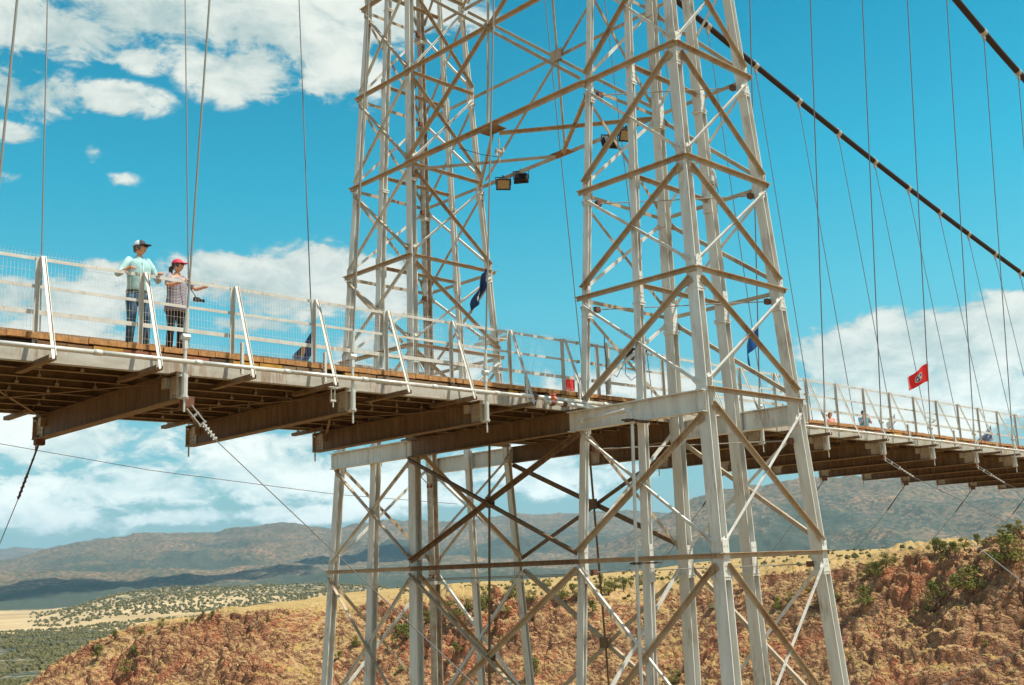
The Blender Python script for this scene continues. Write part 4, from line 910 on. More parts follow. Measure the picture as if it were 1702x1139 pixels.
# white down-pipe bolted to the near tower
dp = empty('down_pipe', (10.1, -2.0, -1.7)); tag(dp, 'slim white pipe bending down beside the near tower and running out of the picture', 'pipe')
mb = MB(); mb.tube([(10.42, -.62, -1.745), (10.30, -1.2, -1.74), (10.18, -1.92, -1.72), (10.15, -2.02, -1.725), (10.14, -2.10, -1.76), (10.14, -2.14, -1.84), (10.14, -2.16, -2.0), (9.98, -2.18, -5.0), (9.84, -2.2, -9.0), (9.6, -2.3, -17.5)], .032, 10); mb.build('pipe_run', 'pipe', dp, smooth=True)
mb = MB()
for c in ((10.40, -.66, -1.745), (10.20, -1.88, -1.722)): mb.tube([V(c)+V((.012, .06, 0)), V(c)-V((.012, .06, 0))], .046, 8)
mb.tube([(10.14, -2.16, -1.90), (10.14, -2.165, -2.0)], .046, 8); mb.build('coupling', 'pipe', dp, smooth=True)
for zz in (-1.93, -4.55, -8.3): mb = MB(); mb.box((10.30, -2.1, zz), (.75, .035, .03)); mb.box((10.30, -2.2, zz), (.75, .035, .03)); mb.box((10.10-.01*zz*0, -2.12, zz), (.03, .2, .05)); mb.build('pipe_clamp', 'dark', dp)

# dark speaker-shaped box and electric cabinet inside the tower
lb = empty('box_light', (13.0, .02, .02)); tag(lb, 'black trapezoid lamp box with pale nozzle mounted inside the near tower above the deck', 'lamp')
mb = MB(); mb.add([(12.78, -.14, .10), (13.28, -.14, .10), (13.28, .18, .10), (12.78, .18, .10), (12.88, -.10, -.12), (13.12, -.10, -.12), (13.12, .12, -.12), (12.88, .12, -.12)], [(0, 1, 2, 3), (7, 6, 5, 4), (0, 4, 5, 1), (1, 5, 6, 2), (2, 6, 7, 3), (3, 7, 4, 0)]); mb.build('housing', 'black', lb)
mb = MB(); mb.tube([(12.80, -.16, -.02), (12.70, -.26, -.10)], [.06, .03], 8); mb.tube([(12.70, -.26, -.10), (12.30, -.5, -.42)], .02, 6); mb.build('nozzle', 'pipe', lb)
mb = MB(); mb.tube([(12.6, -.06, -.2), (12.55, -.06, -.5), (12.75, -.06, -.62), (12.95, -.06, -.5), (12.98, -.06, -.2), (13.0, -.05, -.05)], .008, 5); mb.build('lead', 'black', lb)
eb = empty('electric_cabinet', (11.95, -.08, -.4)); tag(eb, 'tall narrow white cable trunking with black leads beside the inner leg of the near tower', 'cabinet')
mb = MB(); mb.box((11.95, -.09, -.44), (.055, .09, 1.12)); mb.build('trunking', 'fence', eb)
mb = MB(); mb.tube([(11.86, -.12, .25), (11.83, -.13, 0), (11.88, -.13, -.3), (11.80, -.13, -.7), (11.83, -.12, -1.1)], .010, 5); mb.tube([(11.98, -.16, -.55), (12.15, -.16, -.62), (12.35, -.16, -.35)], .008, 5); mb.build('lead', 'black', eb)
gl = empty('floodlight_gear', (12.0, 3.1, LV[1])); tag(gl, 'small cluster of aerial fittings with a black lead hanging in the middle of the portal', 'aerial')
mb = MB(); c = V((12.0, 3.05, LV[1]-.1)); mb.tube([c+V((0, 0, .3)), c+V((0, 0, -.35))], .018, 6); mb.box(c+V((0, 0, -.05)), (.22, .05, .05)); mb.box(c+V((-.1, 0, -.1)), (.04, .04, .18)); mb.box(c+V((.11, 0, 0)), (.06, .08, .12)); mb.build('mast', 'clamp', gl)
mb = MB(); mb.tube([c+V((0, 0, -.2)), c+V((-.3, .3, -.12)), c+V((-.7, .7, .08))], .008, 5); mb.build('lead', 'black', gl)
hk = empty('hoist_fitting', (13.6, -1.7, 3.4)); tag(hk, 'white pipe bracket with a coil of black lead clamped inside the near tower', 'bracket')
c = leg('B', 'm', 3.55)+V((-.1, -.22, 0)); hk.location = c
mb = MB(); mb.tube([c+V((-.05, 0, .28)), c+V((0, -.02, .22)), c+V((.08, -.03, -.10))], .035, 8); mb.box(c+V((-.1, -.03, .05)), (.10, .07, .12)); mb.tube([c+V((0, -.03, -.10)), c+V((0, -.03, -.40))], .02, 8); mb.build('bracket_pipe', 'pipe', hk)
mb = MB(); mb.tube([c+V((-.05+.13*math.cos(a/8*6.28), -.05, -.2+.13*math.sin(a/8*6.28))) for a in range(9)], .007, 5); mb.build('lead', 'black', hk)
ml = MB(); c = V((13.75, 5.45, 1.33))
ml.box(c, (.35, .95, .03)); ml.box(c+V((0, 0, .17)), (.02, .95, .10)); ml.box(c+V((.16, 0, .09)), (.02, .95, .06)); ml.box(c+V((-.16, 0, -.05)), (.03, .95, .07))
o = ml.build('maintenance_ledge', 'pipe', tw2)

# junction of wire mesh cover: small clamp hanging beneath an outrigger
uc = MB(); x = 4.57; z = zd(x); uc.tube([(x-.09, -.60, -1.60+z), (x-.09, -.60, -1.80+z)], .006, 5); uc.tube([(x-.02, -.60, -1.60+z), (x-.02, -.60, -1.80+z)], .006, 5); uc.box((x-.055, -.60, -1.82+z), (.10, .03, .03)); uc.tube([(x-.055, -.60, -1.82+z), (x-.055, -.60, -1.93+z)], .012, 6); uc.box((x-.055, -.60, -1.60+z), (.16, .05, .012))
o = uc.build('u_bolt_clamp', 'pipe'); tag(o, 'small pale U-bolt hanging from the fourth fence outrigger from the left', 'clamp')

# ------------------------------------------------------------------ cables
def cabz(x): d = abs(x-12.35); return 18.15-0.248*d+0.00115*d*d
def caby(x, far):
    d = abs(x-12.35); y = -1.80+min(d, 22)/22*.58 if x > 12.35 else -1.80-.03*d
    return 6.30 if far else y
def hyb(x, far): return (YF+.04) if far else (YN-.09)
for far in (False, True):
    c = empty('main_cable', (12.35, caby(12.35, far), cabz(12.35))); xs = list(np.linspace(-18, 12.35, 16))+list(np.linspace(12.35, 92, 50))[1:]
    mb = MB(); mb.tube([(x, caby(x, far), cabz(x)) for x in xs], .115, 12); mb.build('strand', 'cable', c, smooth=True)
    tag(c, 'thick near-black main suspension cable crossing the %s' % ('upper right sky from the near tower downwards' if far else 'top right corner of the picture'), 'cable', 'main suspension cables')
    mbs = []
    for k in range(-6, 25):
        if k in (3, 4): continue
        x = BX+BS*k; s = (cabz(x+.1)-cabz(x-.1))/.2; d = V((1, 0, s)).normalized(); p = V((x, caby(x, far), cabz(x)))
        mb = MB(); mb.tube([p-d*.11, p+d*.11], .132, 12); mb.box(p+V((0, 0, -.20)), (.16, .07, .14)); mb.tube([p+V((-.1, 0, -.24)), p+V((.1, 0, -.24))], .025, 6); mb.box(p+V((-.02, 0, .16)), (.12, .05, .10)); mb.build('cable_band', 'clamp', c)
# hangers
HOFF = 0.20
def side_phrase(k):
    if k <= 2: return 'left of the towers', [2, 1, 0, -1, -2, -3, -4, -5, -6].index(k)
    return 'right of the towers', k-5
for far in (False, True):
    ks = [k for k in range(-3, 14 if not far else 21) if k not in (3, 4)]
    for k in ks:
        x = BX+BS*k+(HOFF if (k == -1 and not far) else 0); z = zd(x); h = empty('hanger_rope', (x, hyb(x, far), -2.05+z))
        top = V((x, caby(x, far), cabz(x)-.24)); yb = hyb(x, far); lo = V((x, yb, -1.0+z)); d = (top-lo).normalized(); r = .0175 if not far else .0145
        if not far and k > 4: r = .0155
        mb = MB(); mb.tube([lo, top], r, 6, cap=False); mb.build('rope', 'rope' if (k > 4 or far) else 'ropelight', h)
        mb = MB(); mb.tube([lo+d*.42, lo+d*.05], [.024, .042], 8); mb.tube([lo+V((-.055, 0, -.02)), lo+V((.055, 0, -.02))], .055, 8)
        mb.box(lo+V((0, 0, -.12)), (.05, .06, .16)); mb.tube([V((x, yb, -1.20+z)), V((x, yb, -1.66+z))], .026, 8)
        mb.tube([V((x, yb, -1.58+z)), V((x, yb, -1.90+z))], .047, 10); mb.tube([V((x, yb, -1.90+z)), V((x, yb, -1.93+z))], .060, 8); mb.tube([V((x, yb, -1.93+z)), V((x, yb, -2.14+z))], .016, 6)
        mb.box((x, yb+(.05 if not far else -.05), -1.60+z), (.14, .12, .03)); mb.box((x, yb+(.05 if not far else -.05), -1.93+z), (.12, .12, .03))
        mb.build('socket', 'pipe' if not far else 'clamp', h)
        mb = MB(); mb.tube([top+V((0, 0, .04)), top+V((0, 0, -.14))], .035, 6); mb.tube([top-d*.3, top-d*.42], .024, 6); mb.build('top_socket', 'ropelight', h)
        ph, i = side_phrase(k)
        tag(h, '%s hanger rope on the %s deck edge, %s one counted %s' % ('thin steel', 'far' if far else 'near', ORD[i], ph), 'rope', 'hanger ropes')
# wind guys under the deck
def guy(k, far):
    x = BX+BS*k; z = zd(x); s = 1 if far else -1
    y0 = YF-.12 if far else YN+.05; p0 = V((x+(.12 if not far else 0), y0, -2.0+z)); g = empty('wind_guy', p0)
    d1 = V((.02, s*.80, -.60)).normalized() if not far else V((0, s*.68, -.73)).normalized()
    L1 = 1.05 if not far else 1.3
    p1 = p0+d1*L1; d2 = (V((-.02, s*.88, -.475)) if not far else V((0, s*.72, -.69))).normalized()
    if not far: d2 = V((0.0, -.865, -.50)).normalized()
    mb = MB(); o = V((.035, 0, .03)) if not far else V((.012, 0, .012))
    mt = 'ropelight' if not far else 'dark'
    mb.tube([p0+o, p0+d1*L1*.55+o], .011, 6); mb.tube([p0-o, p0+d1*L1*.55-o], .011, 6)
    for q in (.02, .3, .55): mb.bar(p0+d1*L1*q-o*1.4, p0+d1*L1*q+o*1.4, .03, .03)
    mb.tube([p0+d1*L1*.55, p1], .022, 7)
    for q in range(5): pq = p0+d1*L1*(.62+.085*q); mb.bolt(pq, V((1, 0, .6)), .018, .035); mb.bolt(pq, V((-1, 0, -.6)), .018, .035)
    mb.build('turnbuckle', mt, g)
    mb = MB(); mb.box(p0+V((0, 0, .03)), (.16, .14, .16)); mb.build('anchor_bracket', 'rust', g)
    mb = MB(); e = p1+d2*(60 if far else 26); mb.tube([p1, p1+d2*8, e], .009 if (far or k > 4) else .0065, 6, cap=False); mb.build('rope', 'rope', g)
    return g
for i, k in enumerate((-2, 0)): tag(guy(k, False), 'bright wind guy running down right from the near deck edge, %s left of the towers' % ('second' if k == -2 else 'first'), 'guy rope', 'wind guys under the deck')
for i, k in enumerate((7, 9, 11)): tag(guy(k, False), 'bright wind guy below the near deck edge, %s to the right of the near tower' % ORD[i], 'guy rope', 'wind guys under the deck')
for i, k in enumerate((0,)): tag(guy(k, True), 'dark wind guy hanging from the far end of the floor beam under the couple', 'guy rope', 'wind guys under the deck')
for i, k in enumerate((7, 9, 11, 13, 15)): tag(guy(k, True), 'dark wind guy running down left from the far deck edge, %s right of towers' % ORD[i], 'guy rope', 'wind guys under the deck')
# long thin wires below the deck
def wire(name, pts, r, label, m='rope'):
    mb = MB(); mb.tube(pts, r, 5, cap=False); o = mb.build(name, m); tag(o, label, 'wire')
wire('utility_line', [(12.2, 41.65, 2.75), (21.26, 40.39, 1.33), (32.14, 38.76, 0.12), (40.37, 37.43, -0.43)], .017, 'very thin grey utility line sagging across the clouds at the lower left', 'dark')
wire('wind_cable', [(61.9, 17.33, -1.43), (58.57, 12.75, -4.21), (52.31, 6.76, -7.19)], .028, 'pale wind cable slanting across the rocks at the far right edge', 'ropelight')
wire('wind_cable', [(42.79, 10.05, -11.22), (47.05, 8.47, -10.1), (52.13, 6.93, -9.0)], .024, 'pale cable rising to the right in the bottom right corner', 'ropelight')
# ------------------------------------------------------------------ people
def skin_mesh(verts, edges, radii, root=0, levels=2):
    me = D.meshes.new('tmp'); me.from_pydata([tuple(v) for v in verts], edges, []); o = D.objects.new('tmp', me); COL.objects.link(o)
    md = o.modifiers.new('s', 'SKIN'); md.use_smooth_shade = True; md.branch_smoothing = 0.35
    for i, sv in enumerate(me.skin_vertices[0].data):
        r = radii[i]; sv.radius = r if isinstance(r, tuple) else (r, r); sv.use_root = (i == root)
    sb = o.modifiers.new('d', 'SUBSURF'); sb.levels = levels; sb.render_levels = levels
    dg = bpy.context.evaluated_depsgraph_get(); ev = o.evaluated_get(dg); m2 = ev.to_mesh()
    vs = [v.co.copy() for v in m2.vertices]; fs = [tuple(p.vertices) for p in m2.polygons]; ev.to_mesh_clear()
    D.objects.remove(o); D.meshes.remove(me); return vs, fs
def lathe_head(mb, c, yaw, pitch, s=1.0, mi=0):
    """head with brow, nose, mouth, chin and ears; faces -Y before turning by yaw"""
    R = Matrix.Rotation(yaw, 3, 'Z') @ Matrix.Rotation(pitch, 3, 'X'); nu, nv = 20, 16; vs = []
    for j in range(nv+1):
        ph = math.pi*j/nv; z = math.cos(ph)*.118; rad = math.sin(ph)
        for i in range(nu):
            th = 2*math.pi*i/nu; x = math.cos(th)*rad*.076; y = math.sin(th)*rad*.096
            t = z/.118; fr = max(0, -math.sin(th))
            if t < 0: x *= 1+t*.30; y = y*(1+t*.18*(1 if math.sin(th) > 0 else .3))
            if abs(math.cos(th)) < .28:
                if -.32 < t < .12: y -= fr*.020*(1-abs((t+.14)/.24))
                if -.62 < t < -.42: y -= fr*.006
                if -.98 < t < -.72: y -= fr*.010
            if .05 < t < .22 and .2 < abs(math.cos(th)) < .6: y += fr*.008
            if t > .22: y -= fr*.002
            vs.append(c+R @ (V((x, y, z))*s))
    fs = [(j*nu+i, (j+1)*nu+i, (j+1)*nu+(i+1) % nu, j*nu+(i+1) % nu) for j in range(nv) for i in range(nu)]
    mb.add(vs, fs, mi)
    for q in (-1, 1): mb.box(c+R @ (V((q*.078, .012, -.005))*s), (.014*s, .034*s, .058*s), R, mi)
    return R
def person(loc, yaw, H, J, cols, label, headyaw=0, headpitch=0, cap=None, hair=None, glasses=False, skirt=None, female=False, group=None):
    """J: joint positions relative to the feet for a 1.75 m figure"""
    k = H/1.75; p = empty('person'); S = lambda v: V(v)*k
    fem = female
    base = {'pel': (0, .02, .95), 'sp': (0, .0, 1.14), 'ch': (0, .0, 1.33), 'nk': (0, .0, 1.47), 'hd': (0, -.01, 1.56)}
    base.update({'shl': (.175, .0, 1.415), 'shr': (-.175, .0, 1.415), 'hl': (.095, .01, .90), 'hr': (-.095, .01, .90), 'kl': (.105, -.01, .50), 'kr': (-.105, -.01, .50), 'al': (.11, .03, .09), 'ar': (-.11, .03, .09), 'tl': (.125, -.14, .035), 'tr': (-.125, -.14, .035)})
    base.update(J)
    order = ['pel', 'sp', 'ch', 'nk', 'hd', 'shl', 'ell', 'wrl', 'shr', 'elr', 'wrr', 'hl', 'kl', 'al', 'tl', 'hr', 'kr', 'ar', 'tr']
    E_ = [('pel', 'sp'), ('sp', 'ch'), ('ch', 'nk'), ('nk', 'hd'), ('ch', 'shl'), ('shl', 'ell'), ('ell', 'wrl'), ('ch', 'shr'), ('shr', 'elr'), ('elr', 'wrr'), ('pel', 'hl'), ('hl', 'kl'), ('kl', 'al'), ('al', 'tl'), ('pel', 'hr'), ('hr', 'kr'), ('kr', 'ar'), ('ar', 'tr')]
    r = dict(pel=(.11, .09), sp=(.135, .10), ch=(.15, .11), nk=(.062, .062), hd=(.06, .06), shl=.050, ell=.040, wrl=.030, shr=.050, elr=.040, wrr=.030, hl=.088, kl=.060, al=.042, tl=.038, hr=.088, kr=.060, ar=.042, tr=.038)
    if fem: r.update(pel=(.12, .10), sp=(.12, .10), ch=(.13, .11), hl=.088, kl=.060)
    R2 = {q: (tuple(c*k for c in v) if isinstance(v, tuple) else v*k) for q, v in r.items()}
    idx = {n: i for i, n in enumerate(order)}
    vs, fs = skin_mesh([S(base[n]) for n in order], [(idx[a], idx[b]) for a, b in E_], [R2[n] for n in order], 0, 2)
    mb = MB(); mb.add(vs, fs)
    hc = S(base['hd'])+V((0, -.015, .085))*k; Rh = lathe_head(mb, hc, headyaw, headpitch, k)
    # palm and five fingers closed over the rail
    for sd in ('l', 'r'):
        w = S(base['wr'+sd]); e = S(base['el'+sd]); d = (w-e).normalized(); side = d.cross(V((0, 0, 1))).normalized(); dn = side.cross(d).normalized()
        if dn.z > 0: dn = -dn
        pv, pf = skin_mesh([w-d*.01, w+d*.045*k, w+d*.085*k], [(0, 1), (1, 2)], [(.026*k, .022*k), (.036*k, .018*k), (.038*k, .015*k)], 0, 1); mb.add(pv, pf)
        for fi, (off, ln) in enumerate(((-.030, .062), (-.010, .072), (.010, .068), (.029, .054))):
            b = w+d*.083*k+side*off*k; mb.tube([b, b+d*ln*.45*k+dn*.006*k, b+d*ln*.70*k+dn*.030*k, b+d*ln*.60*k+dn*.052*k], [.0092*k, .0088*k, .0082*k, .0065*k], 6)
        sgn = 1 if sd == 'r' else -1
        b = w+d*.03*k+side*sgn*.030*k; mb.tube([b, b+side*sgn*.026*k+d*.02*k, b+side*sgn*.024*k+d*.048*k+dn*.018*k], [.0115*k, .0105*k, .008*k], 6)
    body = mb.build('body', cols['skin'], p, smooth=True)
    m_ = MB(); m_.tube([hc+Rh @ V((-.024, -.078, -.058))*k, hc+Rh @ V((0, -.087, -.060))*k, hc+Rh @ V((.024, -.078, -.058))*k], [.004*k, .0085*k, .004*k], 6); m_.build('mouth', LIPS, p)
    g = 1.13
    def lerp(a, b, t): return V(base[a]).lerp(V(base[b]), t)
    sd_ = random.Random(int(H*1000))
    def loft(m_, rings, n=22, wr=.006, cap=True):
        b = len(m_.v); 
        for zi, (z, hx_, hy_, cx_, cy_) in enumerate(rings):
            for i in range(n):
                th = 2*math.pi*i/n; q = 1+wr*14*mnoise.noise(V((math.cos(th)*2, math.sin(th)*2, z*9+H)))
                m_.v.append(tuple(V((cx_+math.copysign(abs(math.cos(th))**.85, math.cos(th))*hx_*q, cy_+math.sin(th)*hy_*q, z))*k))
        for j_ in range(len(rings)-1):
            for i in range(n): m_.f.append((b+j_*n+i, b+j_*n+(i+1) % n, b+(j_+1)*n+(i+1) % n, b+(j_+1)*n+i)); m_.m.append(0)
        if cap:
            m_.f.append(tuple(b+i for i in range(n-1, -1, -1))); m_.f.append(tuple(b+(len(rings)-1)*n+i for i in range(n))); m_.m += [0, 0]
    sl = cols.get('sleeve', .55); m_ = MB()
    if not fem: loft(m_, [(.90, .172, .128, 0, .015), (.96, .185, .138, 0, .01), (1.06, .178, .132, 0, .0), (1.18, .182, .130, 0, .0), (1.30, .200, .134, 0, .0), (1.38, .196, .118, 0, .0), (1.43, .145, .092, 0, .0), (1.465, .088, .078, 0, -.002), (1.495, .070, .066, 0, -.004)])
    else: loft(m_, [(.77, .215, .165, 0, .01), (.86, .212, .165, 0, .01), (.97, .195, .155, 0, .0), (1.10, .178, .145, 0, -.005), (1.22, .182, .152, 0, -.015), (1.32, .184, .135, 0, -.005), (1.39, .150, .10, 0, .0), (1.43, .085, .075, 0, .0)])
    for a_, b_, c_ in (('shl', 'ell', 'wrl'), ('shr', 'elr', 'wrr')):
        p0_, p1_, p2_ = (lerp(a_, b_, -.30)+V((0, 0, -.02)))*k, lerp(a_, b_, .5)*k, lerp(a_, b_, 1.0 if sl > 0 else .78)*k; pts = [p0_, lerp(a_, b_, .2)*k, p1_, p2_]; rs = [.060*k, .062*k, .055*k, .050*k]
        if sl > 0: pts.append(lerp(b_, c_, sl)*k); rs.append(.044*k)
        m_.tube(pts, rs, 14)
    if not fem:        # collar and button placket
        m_.tube([V((.075*math.cos(t), -.004+.070*math.sin(t), 1.495-.022*max(0, -math.sin(t))))*k for t in [6.283*i/14-1.2 for i in range(13)]], .011*k, 6)
        m_.box(V((0, -.131, 1.18))*k, (.028*k, .012*k, .46*k))
    m_.build('shirt', cols['top'], p, smooth=True)
    m_ = MB(); w0 = .170 if not fem else .198; d0 = .125 if not fem else .150
    loft(m_, [(.74, w0*.86, d0*.9, 0, .01), (.80, w0*.98, d0*1.02, 0, .015), (.88, w0*1.0, d0*1.05, 0, .02), (.97, w0*.97, d0*.98, 0, .01), (1.01, w0*.9, d0*.9, 0, .0)])
    for q in ('l', 'r'):
        kn, an = 'k'+q, 'a'+q; hp_ = V(base['h'+q])
        m_.tube([hp_*k, hp_.lerp(V(base[kn]), .3)*k, hp_.lerp(V(base[kn]), .65)*k, V(base[kn])*k, lerp(kn, an, .4)*k, lerp(kn, an, .97)*k], [.092*k, (.097 if not fem else .102)*k, .084*k, .070*k, .066*k, .058*k], 14)
    m_.build('trousers', cols['legs'], p, smooth=True)
    m_ = MB()
    for q in ('l', 'r'):
        a = S(base['a'+q]); t = S(base['t'+q]); sv_, sf_ = skin_mesh([a+V((0, .03, -.03))*k, a.lerp(t, .5)+V((0, 0, -.015))*k, t], [(0, 1), (1, 2)], [(.045*k, .05*k), (.045*k, .045*k), (.042*k, .032*k)], 0, 1); m_.add(sv_, sf_)
    m_.build('shoes', cols['shoes'], p, smooth=True)
    if hair:
        m_ = MB(); nu, nv = 18, 9; vv = []
        for j in range(nv+1):
            ph = math.pi*.62*j/nv
            for i in range(nu):
                th = 2*math.pi*i/nu; fr = max(0, -math.sin(th)); z = math.cos(ph)*.128; cut = min(1, 1-.55*fr*(j/nv))
                if fr > .35 and z < .045: z = .045+(z-.045)*.05
                vv.append(hc+Rh @ (V((math.cos(th)*math.sin(ph)*.088, math.sin(th)*math.sin(ph)*.106+.006, z))*k))
        m_.add(vv, [(j*nu+i, (j+1)*nu+i, (j+1)*nu+(i+1) % nu, j*nu+(i+1) % nu) for j in range(nv) for i in range(nu)])
        if hair == 'tail': m_.tube([hc+Rh @ V((0, .09, .0))*k, hc+Rh @ V((0, .135, -.03))*k, hc+Rh @ V((.0, .14, -.10))*k, hc+Rh @ V((0, .12, -.16))*k], [.035*k, .045*k, .036*k, .012*k], 8)
        if hair == 'long': m_.tube([hc+Rh @ V((0, .05, .02))*k, hc+Rh @ V((0, .075, -.08))*k, hc+Rh @ V((.0, .07, -.19))*k], [.085*k, .075*k, .04*k], 10)
        m_.build('hair', cols['hair'], p, smooth=True)
    if cap:
        m_ = MB(); nu, nv = 20, 7; vv = []
        for j in range(nv+1):
            ph = math.pi*.47*j/nv
            for i in range(nu):
                th = 2*math.pi*i/nu; vv.append(hc+Rh @ (V((math.cos(th)*math.sin(ph)*.094, math.sin(th)*math.sin(ph)*.112+.004, .028+math.cos(ph)*.112))*k))
        fs = [(j*nu+i, (j+1)*nu+i, (j+1)*nu+(i+1) % nu, j*nu+(i+1) % nu) for j in range(nv) for i in range(nu)]
        b0 = len(m_.v); m_.v += [tuple(v) for v in vv]
        for f in fs:
            i = f[0] % nu; th = 2*math.pi*(i+.5)/nu; m_.f.append(tuple(b0+q for q in f)); m_.m.append(1 if -math.sin(th) > .45 else 0)
        n = 9; br = []
        for a in range(n):
            t = (a/(n-1)-.5)*2; br.append((math.sin(t*1.15)*.088, -math.cos(t*1.15)*.104, .040)); 
        ot = []
        for a in range(n):
            t = (a/(n-1)-.5)*2; ot.append((math.sin(t*1.05)*.088, -.104*math.cos(t*1.15)-.085*max(0, 1-t*t)**.5, .040-.022*(1-abs(t))-.012*abs(t)))
        vs = [hc+Rh @ (V(q)*k) for q in br+ot]+[hc+Rh @ ((V(q)+V((0, 0, .007)))*k) for q in br+ot]; N2 = 2*n
        fs = [(a, a+1, n+a+1, n+a) for a in range(n-1)]+[(N2+a, N2+n+a, N2+n+a+1, N2+a+1) for a in range(n-1)]+[(n+a, n+a+1, N2+n+a+1, N2+n+a) for a in range(n-1)]+[(a, N2+a, N2+a+1, a+1) for a in range(n-1)]
        m_.add(vs, fs, 2); m_.build('cap', list(cap), p, smooth=False)
    if glasses:
        m_ = MB()
        for q in (-1, 1):
            m_.box(hc+Rh @ (V((q*.032, -.094, .016))*k), (.046*k, .010*k, .034*k), Rh); m_.box(hc+Rh @ (V((q*.066, -.045, .022))*k), (.006*k, .10*k, .012*k), Rh)
        m_.box(hc+Rh @ (V((0, -.098, .024))*k), (.02*k, .006*k, .008*k), Rh); m_.build('sunglasses', 'black', p)
    p.location = loc; p.rotation_euler = (0, 0, yaw); tag(p, label, 'person', group); return p
LIPS = mat('lips', (0.45, 0.12, 0.10), .5)
def cloth(name, c, r=.85, **k): return mat(name, c, r, bump=.2, bscale=60, **k)
def stripes(name, c1, c2, f):
    m = cloth(name, c1); t = m.node_tree; b = t.nodes['Principled BSDF']; tc = t.nodes.new('ShaderNodeTexCoord'); w = t.nodes.new('ShaderNodeTexWave'); w.bands_direction = 'Z'; w.inputs['Scale'].default_value = f; w.inputs['Distortion'].default_value = .6; w.inputs['Detail Scale'].default_value = .4
    t.links.new(tc.outputs['Object'], w.inputs[0]); r = t.nodes.new('ShaderNodeValToRGB'); r.color_ramp.interpolation = 'CONSTANT'; r.color_ramp.elements[0].color = (*c1, 1); r.color_ramp.elements[1].position = .5; r.color_ramp.elements[1].color = (*c2, 1)
    t.links.new(w.outputs[0], r.inputs[0]); t.links.new(r.outputs[0], b.inputs['Base Color']); return m
SK1 = mat('tanned_skin', (0.72, 0.36, 0.21), 0.5, col2=(0.64, 0.30, 0.17), vscale=8); SK2 = mat('fair_skin', (0.66, 0.36, 0.22), 0.55)
M['aqua'] = mat('aqua_check_shirt', (0.43, 0.65, 0.64), .85, col2=(0.28, 0.48, 0.48), vscale=14, bump=.3, bscale=18)
M['jeans'] = mat('blue_denim', (0.055, 0.15, 0.24), .85, col2=(0.025, 0.06, 0.12), vscale=7)
M['blacktrousers'] = cloth('black_trousers', (0.02, 0.018, 0.022)); M['stripe'] = stripes('navy_white_stripes', (0.11, 0.10, 0.15), (0.44, 0.41, 0.45), 13.0)
M['capwhite'] = cloth('pale_cap_mesh', (0.62, 0.72, 0.74)); M['capdark'] = cloth('charcoal_cap', (0.05, 0.05, 0.06)); M['capred'] = cloth('raspberry_cap', (0.72, 0.05, 0.10)); M['capred2'] = cloth('red_cap_front', (0.80, 0.08, 0.12)); 
M['brownhair'] = mat('brown_hair', (0.07, 0.035, 0.02), .6); M['greyhair'] = mat('short_dark_hair', (0.10, 0.08, 0.07), .7)
M['pink'] = cloth('coral_top', (0.80, 0.28, 0.24)); M['blue'] = cloth('bright_blue_shirt', (0.03, 0.33, 0.55)); M['greyshirt'] = cloth('grey_shirt', (0.45, 0.40, 0.36)); M['khaki'] = cloth('khaki_shorts', (0.36, 0.28, 0.18))
fz = ZP
man = person((1.64, .42, fz+zd(1.6)), math.radians(4), 1.70, {'shr': (-.19, .02, 1.40), 'elr': (-.37, -.04, 1.16), 'wrr': (-.35, -.33, 1.19), 'ell': (.28, -.12, 1.13), 'wrl': (.17, -.33, 1.17), 'kl': (.13, -.03, .50), 'al': (.15, .0, .09), 'tl': (.20, -.15, .035)},
    dict(skin=SK1, top='aqua', legs='jeans', shoes='black', hair='greyhair', sleeve=.35), 'man in an aqua shirt, jeans, pale cap and sunglasses leaning on the near fence', headyaw=math.radians(36), headpitch=math.radians(-6), cap=('capwhite', 'capdark', 'capdark'), hair='short', glasses=True)
bl = MB(); bl.tube([V((.171*math.cos(a/16*6.283), .014+.130*math.sin(a/16*6.283), .905)) for a in range(17)], .016, 6); o = bl.build('belt', 'black'); o.parent = man
wom = person((2.26, .40, fz+zd(2.3)), math.radians(8), 1.50, {'elr': (-.27, -.10, 1.21), 'wrr': (-.10, -.34, 1.27), 'ell': (.30, -.16, 1.22), 'wrl': (.44, -.36, 1.285)},
    dict(skin=SK1, top='stripe', legs='blacktrousers', shoes='rust', hair='brownhair', sleeve=0), 'woman in a striped top, black trousers and red cap, arms spread along the near fence', headyaw=math.radians(38), headpitch=math.radians(-6), cap=('capred', 'capred2', 'capred'), hair='tail', glasses=True, female=True)
er = MB(); Rh = Matrix.Rotation(math.radians(38), 3, 'Z'); hc = V((0, -.01, 1.56))*(1.50/1.75)+V((0, -.015, .085))*(1.50/1.75)
er.tube([hc+Rh @ V((-.074, .012+.018*math.sin(a/10*6.283), -.05+.018*math.cos(a/10*6.283))) for a in range(11)], .003, 5); o = er.build('hoop_earring', 'pipe'); o.parent = wom
cb = empty('camera_bag', (2.47, .10, -.24)); cb.scale = (.72, .72, .72); tag(cb, "small black camera hanging on a strap at the striped woman's side", 'camera')
mb = MB(); mb.box((2.47, .16, -.24), (.13, .08, .09)); mb.build('camera_body', 'black', cb)
mb = MB(); mb.tube([(2.51, .14, -.25), (2.58, .07, -.27)], .032, 10); mb.tube([(2.58, .07, -.27), (2.60, .05, -.275)], .038, 10); mb.build('lens_barrel', 'black', cb)
mb = MB(); mb.tube([(2.20, .27, .18), (2.30, .22, .06), (2.42, .20, -.10), (2.46, .16, -.20)], .011, 5); mb.build('strap', 'black', cb)
def far_person(x, y, H, yaw, cols, label, **k):
    return person((x, y, fz+zd(x)), yaw, H, k.pop('J', {'elr': (-.24, .22, 1.16), 'wrr': (-.16, .40, 1.17), 'ell': (.24, .22, 1.16), 'wrl': (.16, .40, 1.17)}), cols, label, group='visitors at the far side of the deck', **k)
